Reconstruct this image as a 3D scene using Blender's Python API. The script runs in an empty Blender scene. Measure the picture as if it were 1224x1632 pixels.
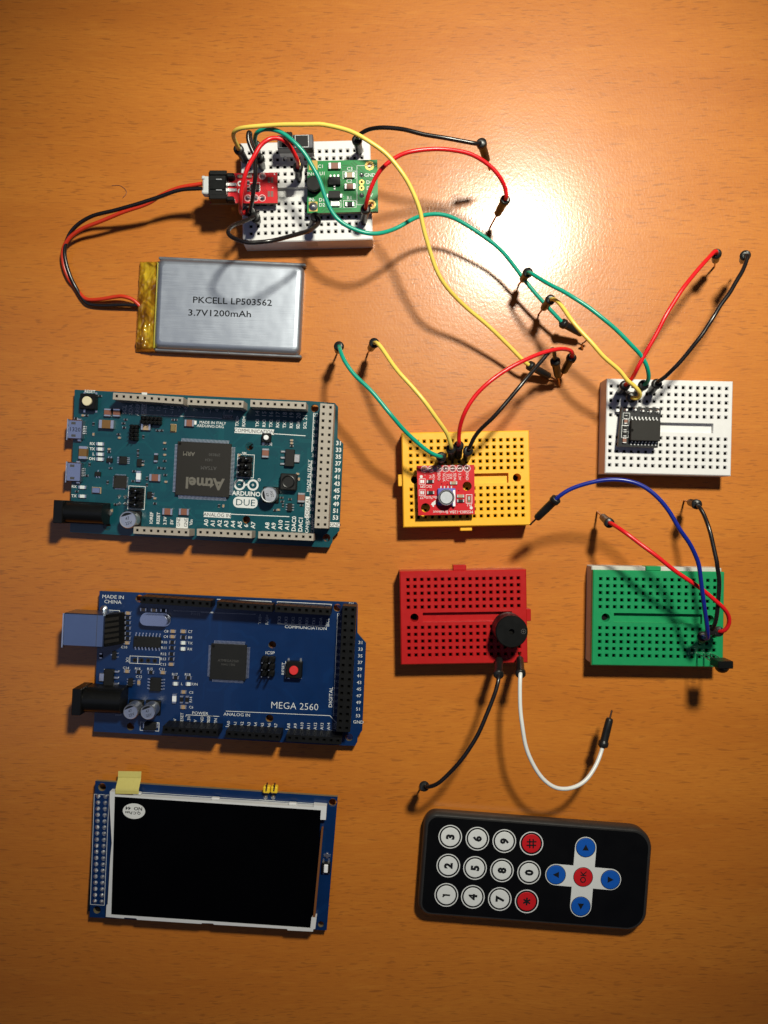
import bpy, math, random
from mathutils import Vector, geometry
random.seed(7)
SC = bpy.context.scene
COL = SC.collection
K = 0.001                      # everything is authored in millimetres
# ---------------------------------------------------------------- camera
H = 303.0
F = 1273.0
cam_d = bpy.data.cameras.new('camera')
cam = bpy.data.objects.new('camera', cam_d); COL.objects.link(cam)
cam.location = (0, 0, H * K)
cam_d.sensor_fit = 'VERTICAL'; cam_d.sensor_height = 36.0
cam_d.lens = F / 1632 * 36.0
cam_d.clip_start = 0.01; cam_d.clip_end = 20
SC.camera = cam
# ---------------------------------------------------------------- light
world = bpy.data.worlds.new('World'); SC.world = world; world.use_nodes = True
wn = world.node_tree
bg = wn.nodes['Background']
WORLD_STRENGTH = 0.06
tc = wn.nodes.new('ShaderNodeTexCoord'); nz = wn.nodes.new('ShaderNodeTexNoise'); nz.inputs['Scale'].default_value = 1.6
cr = wn.nodes.new('ShaderNodeValToRGB')
cr.color_ramp.elements[0].position = 0.35; cr.color_ramp.elements[0].color = (0.16, 0.23, 0.55, 1)
cr.color_ramp.elements[1].position = 0.68; cr.color_ramp.elements[1].color = (0.60, 0.66, 1.25, 1)
wn.links.new(tc.outputs['Generated'], nz.inputs['Vector']); wn.links.new(nz.outputs['Fac'], cr.inputs['Fac'])
wn.links.new(cr.outputs['Color'], bg.inputs['Color']); bg.inputs['Strength'].default_value = WORLD_STRENGTH

LAMP = Vector((120, 256, 450))
ld = bpy.data.lights.new('desk_lamp', 'SPOT')
ld.energy = 16.0; ld.color = (0.98, 0.95, 0.80); ld.shadow_soft_size = 0.028
ld.spot_size = math.radians(64); ld.spot_blend = 1.0
lamp = bpy.data.objects.new('desk_lamp', ld); COL.objects.link(lamp)
lamp.location = LAMP * K
lamp.rotation_euler = (Vector((30, 55, 0)) - LAMP).to_track_quat('-Z', 'Y').to_euler()
# added weak blue fill panel on the left, placed to reflect in the metal sockets
ad = bpy.data.lights.new('blue_fill', 'AREA'); ad.shape = 'RECTANGLE'; ad.size = 0.5; ad.size_y = 0.6
ad.energy = 0.42; ad.color = (0.56, 0.66, 1.0)
ao = bpy.data.objects.new('blue_fill', ad); COL.objects.link(ao)
ao.location = (-0.45, -0.02, 0.75)
ao.rotation_euler = (0, math.radians(-12), 0)

SC.view_settings.view_transform = 'Standard'; SC.view_settings.look = 'None'
SC.view_settings.exposure = 0.0; SC.view_settings.gamma = 1.0; SC.view_settings.use_curve_mapping = False

# ---------------------------------------------------------------- materials
def mat(name, col, rough=0.5, metal=0.0, spec=0.5, var=0.0, vscale=400, bump=0.0, bscale=1500, coat=0.0, trans=0.0, sub=0.0):
    m = bpy.data.materials.new(name); m.use_nodes = True
    nt = m.node_tree; b = nt.nodes['Principled BSDF']
    b.inputs['Base Color'].default_value = (*col, 1)
    b.inputs['Roughness'].default_value = rough; b.inputs['Metallic'].default_value = metal
    b.inputs['Specular IOR Level'].default_value = spec
    b.inputs['Coat Weight'].default_value = coat; b.inputs['Coat Roughness'].default_value = 0.08
    b.inputs['Transmission Weight'].default_value = trans
    if sub:
        b.inputs['Subsurface Weight'].default_value = sub; b.inputs['Subsurface Scale'].default_value = 0.002
        b.inputs['Subsurface Radius'].default_value = (1, .8, .6)
    tcn = nt.nodes.new('ShaderNodeTexCoord')
    n = nt.nodes.new('ShaderNodeTexNoise'); n.inputs['Scale'].default_value = vscale; n.inputs['Detail'].default_value = 4
    nt.links.new(tcn.outputs['Object'], n.inputs['Vector'])
    if var > 0:
        mx = nt.nodes.new('ShaderNodeMix'); mx.data_type = 'RGBA'
        mx.inputs[6].default_value = tuple(c * (1 - var) for c in col) + (1,)
        mx.inputs[7].default_value = tuple(min(1, c * (1 + var)) for c in col) + (1,)
        nt.links.new(n.outputs['Fac'], mx.inputs[0]); nt.links.new(mx.outputs[2], b.inputs['Base Color'])
        mr = nt.nodes.new('ShaderNodeMapRange'); mr.inputs[3].default_value = rough * 0.85; mr.inputs[4].default_value = min(1, rough * 1.2)
        nt.links.new(n.outputs['Fac'], mr.inputs[0]); nt.links.new(mr.outputs[0], b.inputs['Roughness'])
    if bump > 0:
        n2 = nt.nodes.new('ShaderNodeTexNoise'); n2.inputs['Scale'].default_value = bscale
        nt.links.new(tcn.outputs['Object'], n2.inputs['Vector'])
        bp = nt.nodes.new('ShaderNodeBump'); bp.inputs['Strength'].default_value = bump; bp.inputs['Distance'].default_value = 0.0002
        nt.links.new(n2.outputs['Fac'], bp.inputs['Height']); nt.links.new(bp.outputs[0], b.inputs['Normal'])
    return m

def amber():
    m = mat('amber_tape', (.30, .165, .006), .10, 0, coat=1.0)
    nt = m.node_tree; b = nt.nodes['Principled BSDF']; tcn = nt.nodes.new('ShaderNodeTexCoord')
    mp = nt.nodes.new('ShaderNodeMapping'); mp.inputs['Scale'].default_value = (300, 120, 200); n = nt.nodes.new('ShaderNodeTexNoise')
    n.inputs['Scale'].default_value = 1; n.inputs['Detail'].default_value = 3
    c = nt.nodes.new('ShaderNodeValToRGB'); E = c.color_ramp.elements
    E[0].position = .38; E[0].color = (.15, .055, .002, 1); E[1].position = .66; E[1].color = (.62, .40, .02, 1)
    e = E.new(.5); e.color = (.32, .15, .004, 1)
    L = nt.links.new; L(tcn.outputs['Object'], mp.inputs['Vector']); L(mp.outputs[0], n.inputs['Vector']); L(n.outputs['Fac'], c.inputs['Fac']); L(c.outputs[0], b.inputs['Base Color'])
    return m

def wood():
    m = bpy.data.materials.new('beech_veneer'); m.use_nodes = True
    nt = m.node_tree; b = nt.nodes['Principled BSDF']; N = nt.nodes.new; Lk = nt.links.new
    tcn = N('ShaderNodeTexCoord')
    warp = N('ShaderNodeTexNoise'); warp.inputs['Scale'].default_value = 9; warp.inputs['Detail'].default_value = 2
    Lk(tcn.outputs['Object'], warp.inputs['Vector'])
    wm = N('ShaderNodeVectorMath'); wm.operation = 'MULTIPLY_ADD'; wm.inputs[1].default_value = (0.0, 0.016, 0)
    Lk(warp.outputs['Color'], wm.inputs[0]); Lk(tcn.outputs['Object'], wm.inputs[2])
    def noise(sx, sy, detail=2, rough=.5, off=0):
        mp = N('ShaderNodeMapping'); mp.inputs['Scale'].default_value = (sx, sy, 1); mp.inputs['Location'].default_value = (off, off * 2.3, off)
        Lk(wm.outputs[0], mp.inputs['Vector'])
        n = N('ShaderNodeTexNoise'); n.inputs['Scale'].default_value = 1; n.inputs['Detail'].default_value = detail; n.inputs['Roughness'].default_value = rough
        Lk(mp.outputs[0], n.inputs['Vector']); return n.outputs['Fac']
    def rng(src, a, c, lo=0, hi=1):
        r = N('ShaderNodeMapRange'); r.inputs[1].default_value = a; r.inputs[2].default_value = c
        r.inputs[3].default_value = lo; r.inputs[4].default_value = hi; Lk(src, r.inputs[0]); return r.outputs[0]
    def mix(f, a, c):
        x = N('ShaderNodeMix'); x.data_type = 'RGBA'
        Lk(f, x.inputs[0])
        for s, v in ((6, a), (7, c)):
            if isinstance(v, tuple): x.inputs[s].default_value = (*v, 1)
            else: Lk(v, x.inputs[s])
        return x.outputs[2]
    def mul(a, c):
        x = N('ShaderNodeMath'); x.operation = 'MULTIPLY'; Lk(a, x.inputs[0])
        if isinstance(c, float): x.inputs[1].default_value = c
        else: Lk(c, x.inputs[1])
        return x.outputs[0]
    broad = rng(noise(5, 34, 3), .3, .7)
    base = mix(broad, (0.55, 0.186, 0.020), (0.455, 0.138, 0.013))
    fine = rng(noise(160, 2300, 3, .6, 3), .35, .7)
    base = mix(mul(fine, .42), base, (0.37, 0.098, 0.012))
    pale = rng(noise(60, 420, 2, .5, 6), .55, .75)
    base = mix(mul(pale, .25), base, (0.60, 0.225, 0.028))
    fl1 = mul(rng(noise(210, 1500, 1, .4, 11), .61, .69), rng(noise(14, 50, 1, .5, 5), .32, .6, .25, 1))
    fl2 = rng(noise(120, 1100, 1, .4, 31), .66, .72)
    mxx = N('ShaderNodeMath'); mxx.operation = 'MAXIMUM'; Lk(fl1, mxx.inputs[0]); Lk(fl2, mxx.inputs[1])
    base = mix(mul(mxx.outputs[0], .44), base, (0.20, 0.060, 0.010))
    Lk(base, b.inputs['Base Color'])
    b.inputs['Roughness'].default_value = 0.47
    b.inputs['Specular IOR Level'].default_value = 0.28
    b.inputs['Coat Weight'].default_value = 0.5; b.inputs['Coat Roughness'].default_value = 0.19
    sm = N('ShaderNodeTexNoise'); sm.inputs['Scale'].default_value = 22; sm.inputs['Detail'].default_value = 6; sm.inputs['Distortion'].default_value = .6
    Lk(tcn.outputs['Object'], sm.inputs['Vector']); Lk(rng(sm.outputs['Fac'], .3, .72, .165, .235), b.inputs['Coat Roughness'])
    # orange-peel lacquer
    n2 = N('ShaderNodeTexNoise'); n2.inputs['Scale'].default_value = 1; n2.inputs['Detail'].default_value = 2
    mp = N('ShaderNodeMapping'); mp.inputs['Scale'].default_value = (1250, 850, 1200)
    Lk(tcn.outputs['Object'], mp.inputs['Vector']); Lk(mp.outputs[0], n2.inputs['Vector'])
    bp = N('ShaderNodeBump'); bp.inputs['Strength'].default_value = 0.28; bp.inputs['Distance'].default_value = 0.00012
    Lk(n2.outputs['Fac'], bp.inputs['Height']); Lk(bp.outputs[0], b.inputs['Normal']); Lk(bp.outputs[0], b.inputs['Coat Normal'])
    return m

def brushed(name, col):
    m = mat(name, col, .34, .9)
    nt = m.node_tree; b = nt.nodes['Principled BSDF']; N = nt.nodes.new; Lk = nt.links.new
    tcn = N('ShaderNodeTexCoord'); mp = N('ShaderNodeMapping'); mp.inputs['Scale'].default_value = (60, 3200, 1)
    n = N('ShaderNodeTexNoise'); n.inputs['Scale'].default_value = 1; n.inputs['Detail'].default_value = 3
    Lk(tcn.outputs['Object'], mp.inputs['Vector']); Lk(mp.outputs[0], n.inputs['Vector'])
    mr = N('ShaderNodeMapRange'); mr.inputs[3].default_value = .36; mr.inputs[4].default_value = .58
    Lk(n.outputs['Fac'], mr.inputs[0]); Lk(mr.outputs[0], b.inputs['Roughness'])
    n3 = N('ShaderNodeTexNoise'); n3.inputs['Scale'].default_value = 70; Lk(tcn.outputs['Object'], n3.inputs['Vector'])
    ad_ = N('ShaderNodeMath'); ad_.operation = 'MULTIPLY_ADD'; ad_.inputs[1].default_value = 14
    Lk(n3.outputs['Fac'], ad_.inputs[0]); Lk(n.outputs['Fac'], ad_.inputs[2])
    bp = N('ShaderNodeBump'); bp.inputs['Strength'].default_value = .25; bp.inputs['Distance'].default_value = 0.0001
    Lk(ad_.outputs[0], bp.inputs['Height']); Lk(bp.outputs[0], b.inputs['Normal'])
    return m

M = dict(
    wood=wood(),
    bb_white=mat('white_abs', (.66, .65, .645), .42, var=.05, bump=.08),
    bb_yellow=mat('yellow_abs', (.86, .42, .018), .38, var=.05, bump=.05),
    bb_red=mat('red_abs', (.40, .010, .010), .30, var=.08, bump=.05),
    bb_green=mat('green_abs', (.008, .25, .085), .36, var=.08, bump=.05),
    hole=mat('contact_hole', (.006, .0055, .005), .8, spec=.1),  # near-black puts the shade inside the holes into the colour
    clip=mat('contact_clip', (.35, .33, .28), .35, .8),
    foam=mat('foam_tape', (.50, .49, .44), .7, var=.12),
    pcb_teal=mat('teal_solder_mask', (.001, .054, .070), .30, var=.15, vscale=120, coat=.2),
    pcb_teal2=mat('teal_trace', (.001, .044, .062), .32, coat=.2),
    pcb_teal3=mat('teal_light_trace', (.003, .078, .092), .3, coat=.2),
    pcb_blue=mat('blue_solder_mask', (.001, .0175, .078), .30, var=.15, vscale=120, coat=.2),
    pcb_blue2=mat('blue_trace', (.001, .0155, .070), .31, coat=.2),
    pcb_blue3=mat('blue_light_trace', (.002, .0245, .100), .3, coat=.2),
    pcb_red=mat('red_solder_mask', (.52, .008, .014), .30, var=.10, vscale=120, coat=.2),
    pcb_red2=mat('red_trace', (.36, .006, .010), .32, coat=.2),
    pcb_green=mat('green_solder_mask', (.008, .20, .045), .28, var=.12, vscale=120, coat=.2),
    pcb_green2=mat('green_trace', (.010, .13, .03), .3, coat=.2),
    pcb_black=mat('black_solder_mask', (.010, .010, .011), .32, coat=.2),
    pcb_edge=mat('board_edge', (.16, .13, .07), .7, var=.2),
    ink=mat('white_ink', (.62, .63, .62), .55, var=.06, vscale=2500),
    ink_dim=mat('grey_ink', (.35, .36, .38), .6),
    dark_ink=mat('dark_ink', (.006, .007, .009), .7, spec=.2),
    laser=mat('laser_mark', (.12, .11, .09), .55),
    laser_dim=mat('laser_mark_faint', (.06, .058, .055), .55),
    epoxy=mat('black_epoxy', (.011, .011, .011), .55, spec=.22, var=.12, bump=.12, bscale=4000),
    epoxy2=mat('grey_epoxy', (.019, .017, .015), .6, spec=.22, var=.1, bump=.12, bscale=4000),
    blackpl=mat('black_plastic', (.0045, .0045, .0045), .42, spec=.24, var=.2, bump=.05),
    satin=mat('black_satin_plastic', (.005, .0052, .005), .36, spec=.22, var=.2),
    greypl=mat('grey_header_plastic', (.34, .30, .25), .5, var=.06),
    white_pl=mat('white_plastic', (.78, .79, .80), .42, var=.04),
    cream_white=mat('dull_white_nylon', (.52, .54, .55), .45, var=.08),
    cream=mat('cream_button', (.72, .64, .42), .45),
    redbtn=mat('red_button', (.62, .03, .03), .4),
    tin=mat('tin', (.74, .74, .74), .33, 1.0, bump=.12, bscale=1800),
    steel=mat('nickel_steel', (.50, .52, .58), .26, 1.0, var=.05, vscale=60),
    dark_metal=mat('dark_steel', (.10, .10, .11), .38, .7, var=.2),
    usb_steel=mat('dull_blue_steel', (.24, .30, .40), .30, 1.0, var=.25, vscale=45, bump=.15, bscale=300),
    alu=mat('can_aluminium', (.66, .67, .68), .38, 1.0, var=.04),
    gold=mat('gold_plate', (.72, .50, .16), .28, 1.0),
    brass=mat('pin_brass', (.42, .25, .13), .32, 1.0),
    brown=mat('ceramic_brown', (.20, .075, .045), .5, var=.12),
    tan=mat('ceramic_tan', (.36, .25, .15), .5, var=.12),
    tant=mat('tantalum_gold', (.17, .085, .02), .42, var=.15),
    led=mat('led_lens', (.70, .74, .72), .3, var=.05),
    gel_cap=mat('sensor_gel', (.48, .50, .53), .25, var=.12, vscale=900, bump=.2),
    gel=mat('blue_ceramic', (.10, .11, .36), .35, var=.15),
    kapton=amber(),
    kaptonedge=mat('yellow_tape_edge', (.36, .30, .03), .35),
    pouch=brushed('pouch_aluminium', (.36, .39, .45)),
    flange=mat('pouch_flange', (.20, .21, .23), .38, .5, var=.3, vscale=200, bump=.3, bscale=500),
    screen=mat('screen_glass', (.0008, .0008, .0009), .2, spec=.12, var=.3, vscale=90),
    frame=mat('white_frame', (.62, .62, .62), .5, var=.05),
    orange=mat('flex_edge', (.16, .055, .012), .5),
    ytape=mat('yellow_masking_tape', (.55, .47, .13), .6, var=.08, bump=.3, bscale=900),
    yhead=mat('yellow_header', (.80, .52, .02), .45),
    sticker=mat('sticker_paper', (.66, .66, .64), .5),
    rem_face=mat('remote_face', (.0030, .0030, .0030), .30, spec=.3, var=.4, vscale=110),
    rem_side=mat('remote_case', (.020, .019, .018), .42, var=.15, bump=.15),
    key_white=mat('key_white', (.66, .67, .66), .42, var=.03),
    key_red=mat('key_red', (.52, .008, .012), .42, var=.05),
    key_blue=mat('key_blue', (.004, .085, .42), .42, var=.05),
    w_yellow=mat('wire_yellow', (.78, .58, .10), .34, var=.05),
    w_green=mat('wire_green', (.003, .30, .20), .32, var=.05),
    w_red=mat('wire_red', (.66, .010, .014), .30, var=.05),
    w_black=mat('wire_black', (.010, .008, .008), .26, var=.1),
    w_blue=mat('wire_blue', (.006, .018, .22), .30, var=.05),
    w_white=mat('wire_white', (.70, .70, .67), .34, var=.04),
    w_lead=mat('lead_red', (.58, .035, .010), .32, var=.05),
    pluck=mat('plug_rubber', (.010, .0095, .009), .36, spec=.4, var=.2, bump=.1, bscale=2500),
)

# ---------------------------------------------------------------- helpers
def P(px, py, z=0.0):
    """photo pixel seen at height z -> millimetres on the desk"""
    k = (H - z) / F
    return ((px - 612) * k, (816 - py) * k)
def crop(x0, y0, s):
    return lambda x, y: (x0 + x / s, y0 + y / s)

W = {}     # object -> world placement (x, y, z, rot) in mm / rad
def tag(o, label=None, cat=None, group=None, kind=None):
    if label: o['label'] = label
    if cat: o['category'] = cat
    if group: o['group'] = group
    if kind: o['kind'] = kind
    return o
def thing(name, x, y, z, rot_deg, label, cat, group=None):
    o = bpy.data.objects.new(name, None); COL.objects.link(o)
    o.location = (x * K, y * K, z * K); r = math.radians(rot_deg); o.rotation_euler = (0, 0, r)
    o.empty_display_size = .01
    W[o] = (x, y, z, r)
    return tag(o, label, cat, group)

def cs(r): return math.cos(r), math.sin(r)

class MB:
    def __init__(s): s.v = []; s.f = []; s.m = []; s.mats = []; s.sm = []
    def mi(s, name):
        if name not in s.mats: s.mats.append(name)
        return s.mats.index(name)
    def add(s, vs, fs, m, smooth=False):
        o = len(s.v); s.v += [tuple(v) for v in vs]
        i = s.mi(m)
        for f in fs:
            s.f.append([a + o for a in f]); s.m.append(i); s.sm.append(smooth)
    def box(s, cx, cy, z0, z1, w, d, m, rot=0.0, ch=0.0, mtop=None):
        c, n = cs(rot)
        def q(x, y, z): return (cx + x * c - y * n, cy + x * n + y * c, z)
        a, b = w / 2, d / 2
        if ch <= 0:
            vs = [q(-a, -b, z0), q(a, -b, z0), q(a, b, z0), q(-a, b, z0), q(-a, -b, z1), q(a, -b, z1), q(a, b, z1), q(-a, b, z1)]
            s.add(vs, [(3, 2, 1, 0), (0, 1, 5, 4), (1, 2, 6, 5), (2, 3, 7, 6), (3, 0, 4, 7)], m)
            s.add([vs[4], vs[5], vs[6], vs[7]], [(0, 1, 2, 3)], mtop or m)
        else:
            rings = []
            def ring(a, b, e, z): return [q(-a + e, -b, z), q(a - e, -b, z), q(a, -b + e, z), q(a, b - e, z), q(a - e, b, z), q(-a + e, b, z), q(-a, b - e, z), q(-a, -b + e, z)]
            rings = [ring(a, b, ch, z0), ring(a, b, ch, z1 - ch), ring(a - ch, b - ch, ch * .6, z1)]
            vs = sum(rings, []); fs = [tuple(range(7, -1, -1))]
            for k in range(2):
                for i in range(8):
                    j = (i + 1) % 8; fs.append((k * 8 + i, k * 8 + j, k * 8 + 8 + j, k * 8 + 8 + i))
            s.add(vs, fs, m); s.add(rings[2], [tuple(range(8))], mtop or m)
    def lathe(s, cx, cy, prof, m, n=28, mats=None, cap=True):
        """prof: list of (r, z) bottom to top"""
        base = []
        for r, z in prof:
            base.append([(cx + r * math.cos(2 * math.pi * i / n), cy + r * math.sin(2 * math.pi * i / n), z) for i in range(n)])
        for k in range(len(prof) - 1):
            s.add(base[k] + base[k + 1], [(i, (i + 1) % n, n + (i + 1) % n, n + i) for i in range(n)], (mats[k] if mats else m), n > 12)
        if cap: s.add(base[-1], [tuple(range(n))], (mats[-1] if mats else m))
    def cyl(s, cx, cy, z0, z1, r, m, n=20, ch=0.0, mtop=None):
        pr = [(r, z0), (r, z1 - ch)] + ([(r - ch, z1)] if ch else [])
        s.lathe(cx, cy, pr, m, n, cap=False)
        rr = pr[-1][0]
        s.add([(cx + rr * math.cos(2 * math.pi * i / n), cy + rr * math.sin(2 * math.pi * i / n), z1) for i in range(n)], [tuple(range(n))], mtop or m)
    def flat(s, pts, z, m): s.add([(x, y, z) for x, y in pts], [tuple(range(len(pts)))], m)
    def disc(s, cx, cy, z, r, m, n=28): s.flat([(cx + r * math.cos(2 * math.pi * i / n), cy + r * math.sin(2 * math.pi * i / n)) for i in range(n)], z, m)
    def ring(s, cx, cy, z, r0, r1, m, n=28, a0=0, a1=360):
        full = abs(a1 - a0) >= 360; k = n if full else n + 1
        A = [math.radians(a0 + (a1 - a0) * i / n) for i in range(k)]
        vs = [(cx + r0 * math.cos(a), cy + r0 * math.sin(a), z) for a in A] + [(cx + r1 * math.cos(a), cy + r1 * math.sin(a), z) for a in A]
        s.add(vs, [(i, k + i, k + (i + 1) % k, (i + 1) % k) for i in range(n)], m)
    def line(s, p, q, w, z, m):
        dx, dy = q[0] - p[0], q[1] - p[1]; l = math.hypot(dx, dy) or 1; ox, oy = -dy / l * w / 2, dx / l * w / 2
        s.flat([(p[0] - ox, p[1] - oy), (q[0] - ox, q[1] - oy), (q[0] + ox, q[1] + oy), (p[0] + ox, p[1] + oy)], z, m)
    def path(s, pts, w, z, m):
        """mitred ribbon, so that no two faces share the plane at a corner"""
        closed = len(pts) > 2 and math.hypot(pts[0][0] - pts[-1][0], pts[0][1] - pts[-1][1]) < 1e-6
        p = list(pts[:-1]) if closed else list(pts); n = len(p); L = []; R_ = []
        for i in range(n):
            a = p[i - 1] if (i or closed) else None; b = p[(i + 1) % n] if (i < n - 1 or closed) else None; c = p[i]
            d1 = Vector((c[0] - a[0], c[1] - a[1])).normalized() if a else None; d2 = Vector((b[0] - c[0], b[1] - c[1])).normalized() if b else None
            if d1 is None: d1 = d2
            if d2 is None: d2 = d1
            t = (d1 + d2)
            t = t.normalized() if t.length > 1e-6 else d1
            nx, ny = -t.y, t.x; k = w / 2 / max(.35, (-d1.y * nx + d1.x * ny))
            L.append((c[0] + nx * k, c[1] + ny * k)); R_.append((c[0] - nx * k, c[1] - ny * k))
        for i in range(n if closed else n - 1):
            j = (i + 1) % n; s.flat([R_[i], R_[j], L[j], L[i]], z, m)
    def rect(s, cx, cy, w, d, z, m, rot=0.0):
        c, n = cs(rot); s.flat([(cx + x * c - y * n, cy + x * n + y * c) for x, y in ((-w / 2, -d / 2), (w / 2, -d / 2), (w / 2, d / 2), (-w / 2, d / 2))], z, m)
    def frame(s, cx, cy, w, d, t, z, m, rot=0.0):
        c, n = cs(rot); q = [(cx + x * c - y * n, cy + x * n + y * c) for x, y in ((-w / 2, -d / 2), (w / 2, -d / 2), (w / 2, d / 2), (-w / 2, d / 2))]
        s.path(q + [q[0]], t, z, m)
    def prism(s, out, z0, z1, mtop, mside, holes=(), mhole=None, ch=0.0):
        """outline (any winding) extruded, with through holes"""
        def area(p): return sum(p[i][0] * p[(i + 1) % len(p)][1] - p[(i + 1) % len(p)][0] * p[i][1] for i in range(len(p)))
        if area(out) < 0: out = out[::-1]
        loops = [out] + [h if area(h) < 0 else h[::-1] for h in holes]
        tri = geometry.tessellate_polygon([[Vector((x, y, 0)) for x, y in l] for l in loops])
        flatv = [p for l in loops for p in l]
        up = []
        for t in tri:
            a, b, c = (flatv[i] for i in t)
            cr_ = (b[0] - a[0]) * (c[1] - a[1]) - (b[1] - a[1]) * (c[0] - a[0])
            up.append(tuple(t) if cr_ > 0 else tuple(t[::-1]))
        s.add([(x, y, z1) for x, y in flatv], up, mtop)
        s.add([(x, y, z0) for x, y in flatv], [t[::-1] for t in up], mside)
        for li, l in enumerate(loops):
            n = len(l); vs = [(x, y, z0) for x, y in l] + [(x, y, z1) for x, y in l]
            s.add(vs, [(i, (i + 1) % n, n + (i + 1) % n, n + i) for i in range(n)], mside if li == 0 else (mhole or mside))
    def tube(s, pts, rad, m, n=10, caps=True, smooth=True):
        pts = [Vector(p) for p in pts]
        R = rad if isinstance(rad, (list, tuple)) else [rad] * len(pts)
        rings = []; u = None
        for i, p in enumerate(pts):
            if i == 0: t = pts[1] - p
            elif i == len(pts) - 1: t = p - pts[i - 1]
            else: t = pts[i + 1] - pts[i - 1]
            if t.length < 1e-9: t = Vector((0, 0, 1))
            t.normalize()
            if u is None:
                u = t.orthogonal().normalized()
            else:
                u = u - t * u.dot(t)
                u = u.normalized() if u.length > 1e-6 else t.orthogonal().normalized()
            w_ = t.cross(u)
            rings.append([p + (u * math.cos(2 * math.pi * k / n) + w_ * math.sin(2 * math.pi * k / n)) * R[i] for k in range(n)])
        vs = sum(rings, []); fs = []
        for a in range(len(rings) - 1):
            for k in range(n):
                j = (k + 1) % n; fs.append((a * n + k, a * n + j, a * n + n + j, a * n + n + k))
        s.add(vs, fs, m, smooth)
        if caps:
            s.add(rings[0], [tuple(range(n - 1, -1, -1))], m); s.add(rings[-1], [tuple(range(n))], m)
    def text(s, body, cx, cy, z, cap, m, rot=0.0, bold=0.0, sx=1.0, align='CENTER', italic=0.0):
        cu = bpy.data.curves.new('tmp', 'FONT'); cu.body = body; cu.resolution_u = 2; cu.align_x = align
        cu.offset = bold; cu.shear = italic
        to = bpy.data.objects.new('tmp', cu); me = to.to_mesh()
        k = cap / .69; c, n = cs(rot)
        ys = .345
        vs = []
        for v in me.vertices:
            x, y = v.co.x * k * sx, (v.co.y - ys) * k
            vs.append((cx + x * c - y * n, cy + x * n + y * c, z))
        fs = []
        for p in me.polygons:
            f = tuple(p.vertices)
            a, b, d = (vs[i] for i in f[:3])
            fs.append(f if p.normal.z > 0 else f[::-1])
        s.add(vs, fs, m)
        to.to_mesh_clear(); bpy.data.objects.remove(to); bpy.data.curves.remove(cu)
    def build(s, name, parent=None, label=None, centre=None):
        if centre is None:
            xs = [v[0] for v in s.v]; ys = [v[1] for v in s.v]; zs = [v[2] for v in s.v]
            centre = ((min(xs) + max(xs)) / 2, (min(ys) + max(ys)) / 2, min(zs))
        pr = W[parent][3] if parent else 0.0
        c, n = cs(-pr)
        def rel(x, y, z, o): dx, dy = x - o[0], y - o[1]; return ((dx * c - dy * n) * K, (dx * n + dy * c) * K, (z - o[2]) * K)
        me = bpy.data.meshes.new(name)
        me.from_pydata([rel(*v, centre) for v in s.v], [], s.f)
        for mm in s.mats: me.materials.append(M[mm])
        me.polygons.foreach_set('material_index', s.m); me.polygons.foreach_set('use_smooth', s.sm)
        me.update()
        o = bpy.data.objects.new(name, me); COL.objects.link(o)
        if parent:
            o.parent = parent; o.location = rel(*centre, W[parent][:3])
        else: o.location = tuple(a * K for a in centre)
        W[o] = (*centre, pr)
        if label: o['label'] = label
        return o

def rrect(cx, cy, w, d, r, rot=0.0, n=6):
    c, s_ = cs(rot); out = []
    rr = r if isinstance(r, (list, tuple)) else (r,) * 4      # order: NE, NW, SW, SE
    for (sx, sy, a0), q in zip(((1, 1, 0), (-1, 1, 90), (-1, -1, 180), (1, -1, 270)), rr):
        for i in range(n + 1):
            a = math.radians(a0 + 90 * i / n)
            x = sx * (w / 2 - q) + q * math.cos(a); y = sy * (d / 2 - q) + q * math.sin(a)
            out.append((cx + x * c - y * s_, cy + x * s_ + y * c))
    return out
def circ(cx, cy, r, n=20): return [(cx + r * math.cos(2 * math.pi * i / n), cy + r * math.sin(2 * math.pi * i / n)) for i in range(n)]
def catmull(pts, sub=8):
    p = [2 * Vector(pts[0]) - Vector(pts[1])] + [Vector(q) for q in pts] + [2 * Vector(pts[-1]) - Vector(pts[-2])]
    out = []
    for i in range(1, len(p) - 2):
        for k in range(sub):
            t = k / sub; a, b, c, d = p[i - 1], p[i], p[i + 1], p[i + 2]
            out.append(0.5 * ((2 * b) + (c - a) * t + (2 * a - 5 * b + 4 * c - d) * t * t + (3 * b - a - 3 * c + d) * t ** 3))
    out.append(p[-2]); return out

# ---------------------------------------------------------------- the desk
mb = MB(); mb.box(0, 0, -22, 0, 1500, 1300, 'wood')
desk = mb.build('table_top', centre=(0, 0, -22)); tag(desk, kind='structure')

# ---------------------------------------------------------------- solderless breadboards
ZB = 9.5
def hole_cell(mb, q, x0, x1, y0, y1, z, m, o=.60, i=.40, d1=.32, d2=2.0):
    cx, cy = (x0 + x1) / 2, (y0 + y1) / 2
    def sq(x0, x1, y0, y1, z): return [q(x0, y0, z), q(x1, y0, z), q(x1, y1, z), q(x0, y1, z)]
    A = sq(x0, x1, y0, y1, z); B = sq(cx - o, cx + o, cy - o, cy + o, z); C_ = sq(cx - i, cx + i, cy - i, cy + i, z - d1)
    D = sq(cx - i, cx + i, cy - i, cy + i, z - d2)
    ringf = [(k, (k + 1) % 4, 4 + (k + 1) % 4, 4 + k) for k in range(4)]
    mb.add(A + B, ringf, m); mb.add(B + C_, ringf, m); mb.add(C_ + D, ringf, 'hole'); mb.add(D, [(0, 1, 2, 3)], 'hole')
    # a glint of the spring contact inside
    e = .12; mb.add(sq(cx - i + .02, cx - i + .02 + e, cy - .2, cy + .2, z - 1.5), [(0, 1, 2, 3)], 'clip')

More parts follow.
